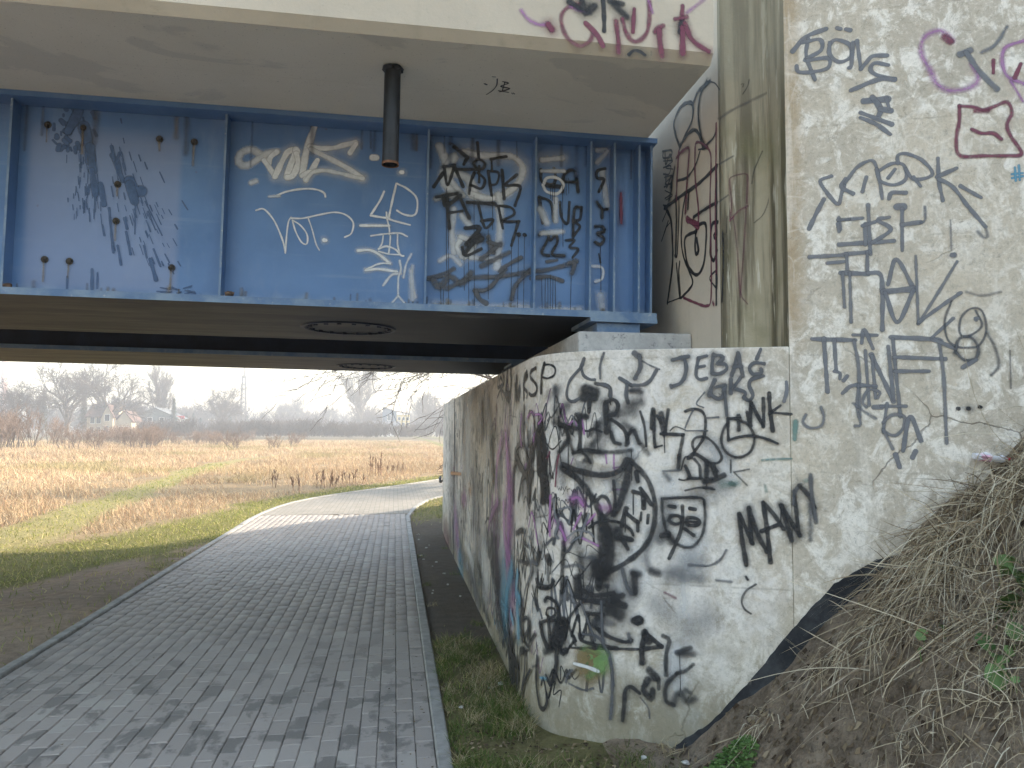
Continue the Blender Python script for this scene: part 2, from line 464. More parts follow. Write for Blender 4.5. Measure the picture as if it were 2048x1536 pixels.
    for key, tr in (('grass', .35), ('straw', .25)):
        n = NT(key + '_blades')
        c = n.attr('Col')
        d = n.node('ShaderNodeBsdfDiffuse'); n.set(d.inputs[0], c)
        t = n.node('ShaderNodeBsdfTranslucent'); n.set(t.inputs[0], c)
        ms = n.node('ShaderNodeMixShader'); ms.inputs[0].default_value = tr
        n.t.links.new(d.outputs[0], ms.inputs[1]); n.t.links.new(t.outputs[0], ms.inputs[2])
        n.t.links.new(ms.outputs[0], n.out.inputs['Surface'])
        M[key] = n.m
    n = NT('leaf')
    rn = n.node('ShaderNodeObjectInfo').outputs['Random']
    c = n.mix(rn, (.06, .13, .035), (.15, .23, .08))
    c = n.mix(n.math('MULTIPLY', n.ramp(n.noise(60, 4), .5, .7), .4), c, (.16, .19, .07))
    n.bsdf(c, .5, n.bump(n.noise(40, 3), .3, .004))
    M['leaf'] = n.m
    M['bark'] = simple('grey_bark', (.10, .085, .075), .95, .3, 3, bump=.4)
    M['twig'] = simple('bare_twigs', (.045, .037, .034), .9, .3, 1)
    M['twig_red'] = simple('reddish_twigs', (.15, .105, .08), .9, .3, 1)
    M['needles'] = simple('dark_needles', (.025, .045, .03), .9, .4, 1.5)
    M['cream'] = simple('cream_render', (.42, .36, .28), .9, .1, 1)
    M['red_roof'] = simple('red_tiles', (.12, .08, .07), .9, .25, 2)
    M['grey_roof'] = simple('grey_roofing', (.10, .11, .12), .8, .2, 2)
    M['dark_wall'] = simple('grey_render', (.17, .19, .19), .9, .15, 1)
    M['white_wall'] = simple('white_render', (.72, .70, .66), .9, .1, 1)
    M['blue_wall'] = simple('blue_cladding', (.09, .13, .18), .8, .15, 1)
    M['yellow_wall'] = simple('yellow_render', (.48, .38, .17), .9, .12, 1)
    M['brick_red'] = simple('red_white_brick', (.40, .22, .17), .9, .15, 1)
    M['red_paint'] = simple('red_paint', (.45, .04, .05), .6, .15, 3)
    M['glass'] = simple('dark_window_glass', (.03, .04, .05), .15, .2, 1, bump=0.0, spec=.5)
    M['steel'] = simple('galvanised_steel', (.05, .052, .056), .5, .15, 4, metal=.3)
    M['wood'] = simple('weathered_wood', (.13, .10, .075), .9, .3, 4)
    M['stone'] = simple('brown_stone', (.13, .085, .06), .9, .4, 30, bump=.5)
    M['pale_stone'] = simple('pale_stone', (.5, .48, .45), .9, .2, 30, bump=.4)
    M['dry_stalk'] = simple('dry_brown_stalk', (.20, .125, .085), .95, .35, 20)
    M['black_object'] = simple('black_object', (.012, .012, .014), .35, .3, 20, bump=.4, bscale=30)
    M['red_cap'] = simple('red_cap', (.55, .03, .06), .4, .1, 10)
    M['pink_label'] = simple('pink_label', (.62, .36, .45), .5, .35, 35)
    n = NT('clear_plastic')
    n.bsdf((.80, .80, .84), .25, n.bump(n.noise(70, 3), .3, .004), alpha=.72, spec=.6)
    M['plastic'] = n.m
mk_materials()

# ------------------------------------------------------------------ terrain functions
def vnoise(x, y, seed=0):
    x = np.asarray(x, float); y = np.asarray(y, float)
    xi = np.floor(x).astype(np.int64); yi = np.floor(y).astype(np.int64)
    fx = x - xi; fy = y - yi
    fx = fx * fx * (3 - 2 * fx); fy = fy * fy * (3 - 2 * fy)
    def hsh(a, b):
        n = (a * 374761393 + b * 668265263 + seed * 974711) & 0x7fffffff
        n = ((n ^ (n >> 13)) * 1274126177) & 0x7fffffff
        return ((n ^ (n >> 16)) & 0xffff) / 65535.0
    return (hsh(xi, yi) * (1 - fx) + hsh(xi + 1, yi) * fx) * (1 - fy) + (hsh(xi, yi + 1) * (1 - fx) + hsh(xi + 1, yi + 1) * fx) * fy

def fbm(x, y, sc, octv=4, seed=0):
    s = 0; a = .5
    for i in range(octv):
        s = s + a * vnoise(x * sc * 2 ** i, y * sc * 2 ** i, seed + i); a *= .5
    return s

def sstep(v, a, b):
    t = np.clip((v - a) / (b - a), 0, 1); return t * t * (3 - 2 * t)

LEFT = [(-2.64, -14), (-2.64, 14.0), (-2.60, 16.0), (-2.42, 17.8), (-2.02, 19.2), (-1.20, 21.0), (.10, 23.4), (1.60, 26.5), (3.4, 29.6), (6.0, 33.0)]
RIGHT = [(.306, -14), (.306, 14.0), (.345, 15.3), (.52, 17.0), (.80, 18.4), (1.25, 19.6), (2.2, 21.4), (3.6, 23.6), (5.6, 26.4), (8.6, 29.8)]
LA, RA = np.array(LEFT), np.array(RIGHT)
def left_edge(y): return np.interp(y, LA[:, 1], LA[:, 0])
def right_edge(y): return np.interp(y, RA[:, 1], RA[:, 0])

def height(x, y):
    x = np.asarray(x, float); y = np.asarray(y, float)
    z = (fbm(x, y, .25, 4, 5) - .47) * .12 - .01
    d = np.maximum(left_edge(y) - x, x - right_edge(y))          # >0 outside the path
    z = z * sstep(d, .1, 2.0)
    z = z - .09 * sstep(d, .02, -.06)
    near = sstep(y, 8.0, 3.9) * sstep(x, .6, 1.2)
    z = z + .06 * near
    e = np.maximum(0, x - (1.48 + .08 * (3.8 - y)))
    hn = 1.17 * e + .05 * (fbm(x, y, 1.4, 3, 9) - .45) * np.minimum(1, e * 3)
    hn = np.where(hn > 4.9, 4.9 + (hn - 4.9) * .05, hn)
    hn = hn * sstep(y, 13.6, 12.4)
    ef = np.maximum(0, np.minimum(1.25 * (x - .95 - .25 * np.maximum(0, y - 15)), .85 * (18.0 - y)))
    hf = np.minimum(ef, 4.9) * sstep(y, 11.5, 12.6)
    return z + np.maximum(hn, hf)

TRAIL = np.array([(-5.2, 6.0), (-5.5, 10.0), (-5.65, 12.3), (-5.85, 14.4), (-6.33, 18.1), (-6.86, 23.3), (-7.78, 31.3), (-8.45, 40.8), (-8.0, 48.0), (-6.9, 58.7)])
def masks(x, y):
    """weights 0..1: green verge, bare dirt, trodden trail"""
    nz = fbm(x, y, .9, 4, 21) - .47; n2 = fbm(x, y, .35, 3, 33) - .45
    dl = left_edge(y) - x
    dr = x - right_edge(y)
    line = np.minimum(12.2 + 2.4 * (x + 2.6), np.where(x < -4.3, 8.3 + (x + 4.3) * .1, 99))
    dirt = sstep(line + nz * 1.3 - y, -.2, .5) * (dl > 0)
    gp = sstep(fbm(x, y, 1.1, 3, 71), .47, .56) * sstep(dl, .0, .1) * .85          # tufts inside the mud
    dirt = dirt * (1 - gp * (y < 12))
    wr = 1.1 + 2.2 * sstep(y, 16, 9) + nz * 1.2
    green = (dl > 0) * sstep(wr - dl, -.3, .5) * (1 - dirt)
    strip = (dr > 0) * (x < 1.6) * sstep(y, 19.5, 16)
    dirt = np.maximum(dirt, strip * sstep(y + nz * 2, 5.0, 6.6) * sstep(y, 15.5, 13.5))
    green = np.maximum(green, (dr > 0) * (dr < 3) * (1 - dirt) * .75)
    xt = np.interp(y, TRAIL[:, 1], TRAIL[:, 0])
    tr = sstep(np.abs(x - xt) + n2 * .8, .75, .25) * (y > 5) * (y < 60) * sstep(y, 62, 45)
    tr = np.maximum(tr, .8 * sstep(n2, .02, .14) * sstep(np.abs(x - xt), 3.0, 1.0) * (y < 19) * (1 - dirt))
    return green, dirt, tr

def ground_colour(x, y):
    g, d, t = masks(x, y)
    n1 = fbm(x, y, .12, 4, 3)[..., None]; n2 = fbm(x, y, .6, 3, 8)[..., None]
    dry = np.array([.26, .192, .122]) * (1 - n1) + np.array([.33, .262, .168]) * n1
    dry = dry * (.75 + .5 * n2)
    far = sstep(y, 70, 160)[..., None]
    dry = dry * (1 - far) + np.array([.15, .13, .085]) * far
    c = dry
    c = c * (1 - t[..., None] * .85) + np.array([.28, .258, .12]) * t[..., None] * .85
    c = c * (1 - g[..., None]) + (np.array([.185, .178, .068]) * (.7 + .6 * n2)) * g[..., None]
    c = c * (1 - d[..., None]) + (np.where((x < 0)[..., None], np.array([.37, .285, .215]), np.array([.15, .125, .10])) * (.6 + .8 * n2)) * d[..., None]
    return c

def grow_axis(a, b, step, lo, hi, g=1.13):
    m = list(np.arange(a, b + 1e-6, step)); s = step; x = m[0]; L = []
    while x > lo:
        s *= g; x -= s; L.append(max(x, lo))
    s = step; x = m[-1]; H = []
    while x < hi:
        s *= g; x += s; H.append(min(x, hi))
    return np.array(L[::-1] + m + H)

def grid_obj(name, xs, ys, zf, mat, colf=None):
    X, Y = np.meshgrid(xs, ys)
    Z = zf(X, Y)
    V = np.stack([X, Y, Z], -1).reshape(-1, 3)
    nx, ny = len(xs), len(ys)
    i = (np.arange(ny - 1)[:, None] * nx + np.arange(nx - 1)[None]).ravel()
    F = np.stack([i, i + 1, i + nx + 1, i + nx], 1)
    return fast_obj(name, V, F, mat, cols=colf(X, Y).reshape(-1, 3) if colf else None, smooth=True)

def ground_z(x, y):
    z = height(x, y)
    inside = sstep(x, 1.0, 1.35) * sstep(x, 6.6, 6.1) * sstep(y, -1.8, -1.2) * sstep(y, 4.2, 3.6)
    return z - .18 * inside
ground = grid_obj('ground', grow_axis(-9, 7, .12, -600, 600), grow_axis(-5, 31, .14, -600, 600), ground_z, M['ground'], ground_colour)
tag(ground, kind='structure')

def emb_z(x, y):
    z = height(x, y)
    e = np.clip((x - 1.0) * 2.5, 0, 1) * np.clip((y + 2) * 2, 0, 1)
    z = z + (fbm(x, y, 5.0, 4, 44) - .47) * .13 * e + (fbm(x, y, 1.7, 3, 45) - .44) * .14 * e
    edge = sstep(x, 1.12, .92) + sstep(x, 6.3, 6.7) + sstep(y, -1.4, -1.9)
    return z - .15 * edge
emb = grid_obj('embankment', np.arange(.9, 6.75, .035), np.arange(-2.0, 4.35, .035), emb_z, M['soil'])
tag(emb, kind='structure')

# ------------------------------------------------------------------ path
path = mesh_obj('path', [], [], M['bedding'])
def strip_mesh(edge_l, edge_r, z):
    n = len(edge_l)
    v = [(x, y, z) for x, y in edge_l] + [(x, y, z) for x, y in edge_r]
    f = [(i, n + i, n + i + 1, i + 1) for i in range(n - 1)]
    return v, f
ysb = list(np.arange(-8, 15.61, .4))
v, f = strip_mesh([(float(left_edge(y)), y) for y in ysb], [(float(right_edge(y)), y) for y in ysb], -.012)
path.data.from_pydata(v, [], f)
tag(path, kind='structure')
# curved far stretch, as even sections across the bend
fl = [(-2.63, 15.55)] + [p for p in LEFT if p[1] > 15.9]
fr = [(.365, 15.55)] + [p for p in RIGHT if p[1] > 16.9]
def resample(pts, n):
    p = np.array(pts, float); s = np.r_[0, np.cumsum(np.linalg.norm(np.diff(p, axis=0), axis=1))]
    t = np.linspace(0, s[-1], n); return np.stack([np.interp(t, s, p[:, 0]), np.interp(t, s, p[:, 1])], 1)
cl, cr = resample(fl, 30), resample(fr, 30)
v, f = strip_mesh([tuple(p) for p in cl], [tuple(p) for p in cr], .004)
mesh_obj('far_paving', v, f, M['far_paving'], path)
# kerb stones
def kerb_stone(p, q, w=.075, z1=.022):
    p, q = Vector((p[0], p[1], 0)), Vector((q[0], q[1], 0))
    d = (q - p); L = d.length; d.normalize(); nrm = Vector((-d.y, d.x, 0))
    a = p + d * .004; b = q - d * .004
    c = .008
    v = []
    for pt in (a, b):
        for off, z in ((-w / 2, -.15), (w / 2, -.15), (w / 2, z1 - c), (w / 2 - c, z1), (-w / 2 + c, z1), (-w / 2, z1 - c)):
            v.append(pt + nrm * off + Vector((0, 0, z)))
    f = [(i, (i + 1) % 6, 6 + (i + 1) % 6, 6 + i) for i in range(6)] + [tuple(range(5, -1, -1)), tuple(range(6, 12))]
    mesh_obj('kerb_stone', v, f, M['kerb'], path)
for ex in (-2.64 + .037, .306 - .037):
    for k in range(16):
        y = -1.0 + k
        kerb_stone((ex, y), (ex, y + 1.0), z1=.018 + random.Random(k).uniform(-.004, .006))
for c, sgn in ((cl, 1), (cr, -1)):
    cc = resample([((-2.603 if sgn > 0 else .269), 15.0)] + [(p[0] + .037 * sgn, p[1]) for p in c], 20)
    for i in range(19): kerb_stone(cc[i], cc[i + 1])
# concrete pavers laid in running bond along the path
PW, PL, GAP = .0995, .2, .0032
def paver_verts(c=.005, t=.06):
    hx, hy = (PW - GAP) / 2, (PL - GAP) / 2
    v = []
    for s, z in ((0, -t), (0, -c), (c, 0)):
        for sx, sy in ((-1, -1), (1, -1), (1, 1), (-1, 1)):
            v.append((sx * (hx - s), sy * (hy - s), z))
    f = [(0, 1, 5, 4), (1, 2, 6, 5), (2, 3, 7, 6), (3, 0, 4, 7), (4, 5, 9, 8), (5, 6, 10, 9), (6, 7, 11, 10), (7, 4, 8, 11), (8, 9, 10, 11)]
    return np.array(v), np.array(f)
PV, PF = paver_verts()
rng = np.random.default_rng(7)
pl = []
for r in range(28):
    x = -2.555 + PW * (r + .5)
    off = (.1 if r % 2 else 0.0) + rng.uniform(-.03, .03)
    for k in range(-6, 80):
        y = off + k * PL
        if y > 15.6 or y < -1.2: continue
        pl.append((x, y))
pl = np.array(pl)
def in_frame(p):
    d = Vector((p[0], p[1], -CAM_H)); k = d.dot(fw)
    if k < .1: return False
    return abs(1538 * d.dot(rr) / k) < 1030 and abs(1538 * d.dot(uu) / k) < 775
order = sorted(range(len(pl)), key=lambda i: (0 if in_frame(pl[i]) else 1, pl[i][0] ** 2 + pl[i][1] ** 2))
single = set(order[:300])
pme = bpy.data.meshes.new('paver')
pme.from_pydata(PV.tolist(), [], PF.tolist()); pme.materials.append(M['paver']); pme.update()
VV, FF, RN = [], [], []
for i, (x, y) in enumerate(pl):
    z = rng.uniform(-.0025, .003) + .010 * (float(fbm(x, y, .7, 3, 90)) - .45); tx, ty = rng.normal(0, .010, 2)
    if i in single:
        o = bpy.data.objects.new('paver', pme); o.location = (x, y, z); o.rotation_euler = (tx, ty, rng.normal(0, .007))
        link(o, path)
    else:
        q = PV.copy(); q[:, 2] += z + q[:, 0] * -ty + q[:, 1] * tx
        q[:, 0] += x; q[:, 1] += y
        FF.append(PF + len(VV) * 12); VV.append(q); RN.append(np.full(12, rng.random()))
pv = fast_obj('paving', np.concatenate(VV), np.concatenate(FF), M['paver'], path)
a = pv.data.attributes.new('rnd', 'FLOAT', 'POINT'); a.data.foreach_set('value', np.concatenate(RN).astype(np.float32))
tag(pv, kind='stuff')

# ------------------------------------------------------------------ graffiti strokes
PAINT = dict(k=(.012, .013, .017), g=(.085, .088, .10), b=(.16, .165, .185), w=(.74, .75, .76), m=(.17, .03, .065), p=(.36, .15, .36),
             t=(.13, .24, .21), o=(.50, .22, .05), c=(.10, .30, .44), n=(.17, .31, .10), y=(.22, .16, .07), d=(.055, .11, .235))
C0 = np.array([.787, 4.05]); DW = np.array([.931, -.365]); DW /= np.linalg.norm(DW)
PA = np.array([.787, 4.50]); PB = C0 + .45 * DW
PROF = np.array([np.array([.787, 12.6]), PA] + [(1 - t) ** 2 * PA + 2 * t * (1 - t) * C0 + t * t * PB for t in np.linspace(0, 1, 11)[1:]] + [PB + DW * 4.2])
PS = np.r_[0, np.cumsum(np.linalg.norm(np.diff(PROF, axis=0), axis=1))]
def prof_at(s):
    x = np.interp(s, PS, PROF[:, 0]); y = np.interp(s, PS, PROF[:, 1])
    e = .03
    tx = np.interp(s + e, PS, PROF[:, 0]) - np.interp(s - e, PS, PROF[:, 0]); ty = np.interp(s + e, PS, PROF[:, 1]) - np.interp(s - e, PS, PROF[:, 1])
    L = np.hypot(tx, ty) + 1e-9
    return x, y, ty / L, -tx / L                       # outward normal (towards the open side)
def surf(frame, uv, off):
    u, v = uv[:, 0], uv[:, 1]
    if frame == 'W':
        x, y, nx, ny = prof_at(u); return np.stack([x + nx * off, y + ny * off, v], 1)
    if frame == 'G': return np.stack([u, np.full_like(u, 4.58) - off, v], 1)
    if frame == 'F': return np.stack([u, np.full_like(u, 3.46) - off, v], 1)
    if frame == 'O': return np.stack([u, v, np.full_like(u, 1.12) - off], 1)
    if frame == 'B': return np.stack([np.full_like(u, 1.73) - off, u, v], 1)
    if frame == 'S':
        y = 3.782 + .392 * (1.954 - u); return np.stack([u - off * .365, y - off * .93, v], 1)

def catmull(p, step):
    p = np.asarray(p, float)
    if len(p) == 2:
        n = max(2, int(np.linalg.norm(p[1] - p[0]) / step) + 1)
        return p[0] + (p[1] - p[0]) * np.linspace(0, 1, n)[:, None]
    q = np.vstack([2 * p[0] - p[1], p, 2 * p[-1] - p[-2]])
    out = []
    for i in range(1, len(q) - 2):
        n = max(2, min(14, int(np.linalg.norm(q[i + 1] - q[i]) / step) + 1))
        t = np.linspace(0, 1, n, endpoint=False)[:, None]
        a, b, c, d = q[i - 1], q[i], q[i + 1], q[i + 2]
        out.append(.5 * (2 * b + (c - a) * t + (2 * a - 5 * b + 4 * c - d) * t ** 2 + (3 * b - a - 3 * c + d) * t ** 3))
    return np.vstack(out + [p[-1:]])

layer = {}
UNDER = 0.0          # coats older than the main tags lie closer to the wall
def stroke(frame, col, w, soft, pts):
    hw = w / 2 * (1.0 + .34 * min(soft, 1.2))
    p = catmull(pts, max(.012, w * .5))
    d = np.gradient(p, axis=0); d /= np.linalg.norm(d, axis=1)[:, None] + 1e-9
    p = np.vstack([p[0] - d[0] * hw, p, p[-1] + d[-1] * hw]); d = np.vstack([d[:1], d, d[-1:]])
    ends = np.zeros(len(p)); ends[0] = ends[-1] = 1.0
    nrm = np.stack([-d[:, 1], d[:, 0]], 1)
    layer[frame] = layer.get(frame, 0) + 1
    wob = 1 + .10 * np.sin(np.arange(len(p)) * .9 + layer[frame] * 1.7) + .07 * np.sin(np.arange(len(p)) * .37 + layer[frame])
    wob = wob[:, None]
    o0 = UNDER + .000006 * layer[frame] if UNDER else .0026 + .00002 * layer[frame]
    off = o0 + np.linspace(0, .000004 if UNDER else .000016, len(p))
    cols = []
    V, E = [], []
    for k in (-1, 0, 1):
        V.append(surf(frame, p + nrm * hw * k * wob, off)); E.append(np.stack([np.full(len(p), float(k)), ends, np.zeros(len(p))], 1))
    n = len(p)
    V = np.stack(V, 1).reshape(-1, 3); E = np.stack(E, 1).reshape(-1, 3)
    i = np.arange(n - 1)[:, None] * 3
    F = np.concatenate([i + np.array([[0, 1, 4, 3]]), i + np.array([[1, 2, 5, 4]])])
    c = np.tile(np.array(PAINT[col] + (soft,)), (len(V), 1))
    return V, F, E, c

def graffiti(frame, name, label, rows, parent, keep):
    VV, FF, EE, CC = [], [], [], []; n = 0
    extra = []
    rx = random.Random(label)
    for row in rows:
        q = row.split()
        if q[0] in 'kgmpw' and float(q[1]) > 14 and float(q[2]) < .75 and rx.random() < .45:     # overspray halo
            extra.append(' '.join([q[0], '%d' % (float(q[1]) * rx.uniform(1.8, 2.8)), '1.45'] + q[3:]))
        if q[0] == 'k' and frame == 'W' and float(q[1]) > 22 and rx.random() < .16:               # a run of wet paint
            u_, v_ = q[rx.randint(3, len(q) - 1)].split(',')
            if float(v_) > 500: extra.append('k %d .3 %s,%s %d,%d' % (rx.randint(5, 8), u_, v_, float(u_) + rx.randint(-4, 4), float(v_) - rx.randint(60, 190)))
    for row in extra + list(rows):
        q = row.split(); pts = [tuple(float(t) / 1000 for t in s.split(',')) for s in q[3:]]
        V, F, E, c = stroke(frame, q[0], float(q[1]) / 1000, float(q[2]), pts)
        VV.append(V); FF.append(F + n); EE.append(E); CC.append(c); n += len(V)
    o = fast_obj(name, np.concatenate(VV), np.concatenate(FF), M['paint'], parent, keep=keep)
    a = o.data.attributes.new('edge', 'FLOAT_VECTOR', 'POINT'); a.data.foreach_set('vector', np.concatenate(EE).astype(np.float32).ravel())
    a = o.data.attributes.new('paint', 'FLOAT_COLOR', 'POINT'); a.data.foreach_set('color', np.concatenate(CC).astype(np.float32).ravel())
    o['label'] = label
    if 'splash' in name or 'drips' in name or 'washes' in label: o['kind'] = 'stuff'
    return o

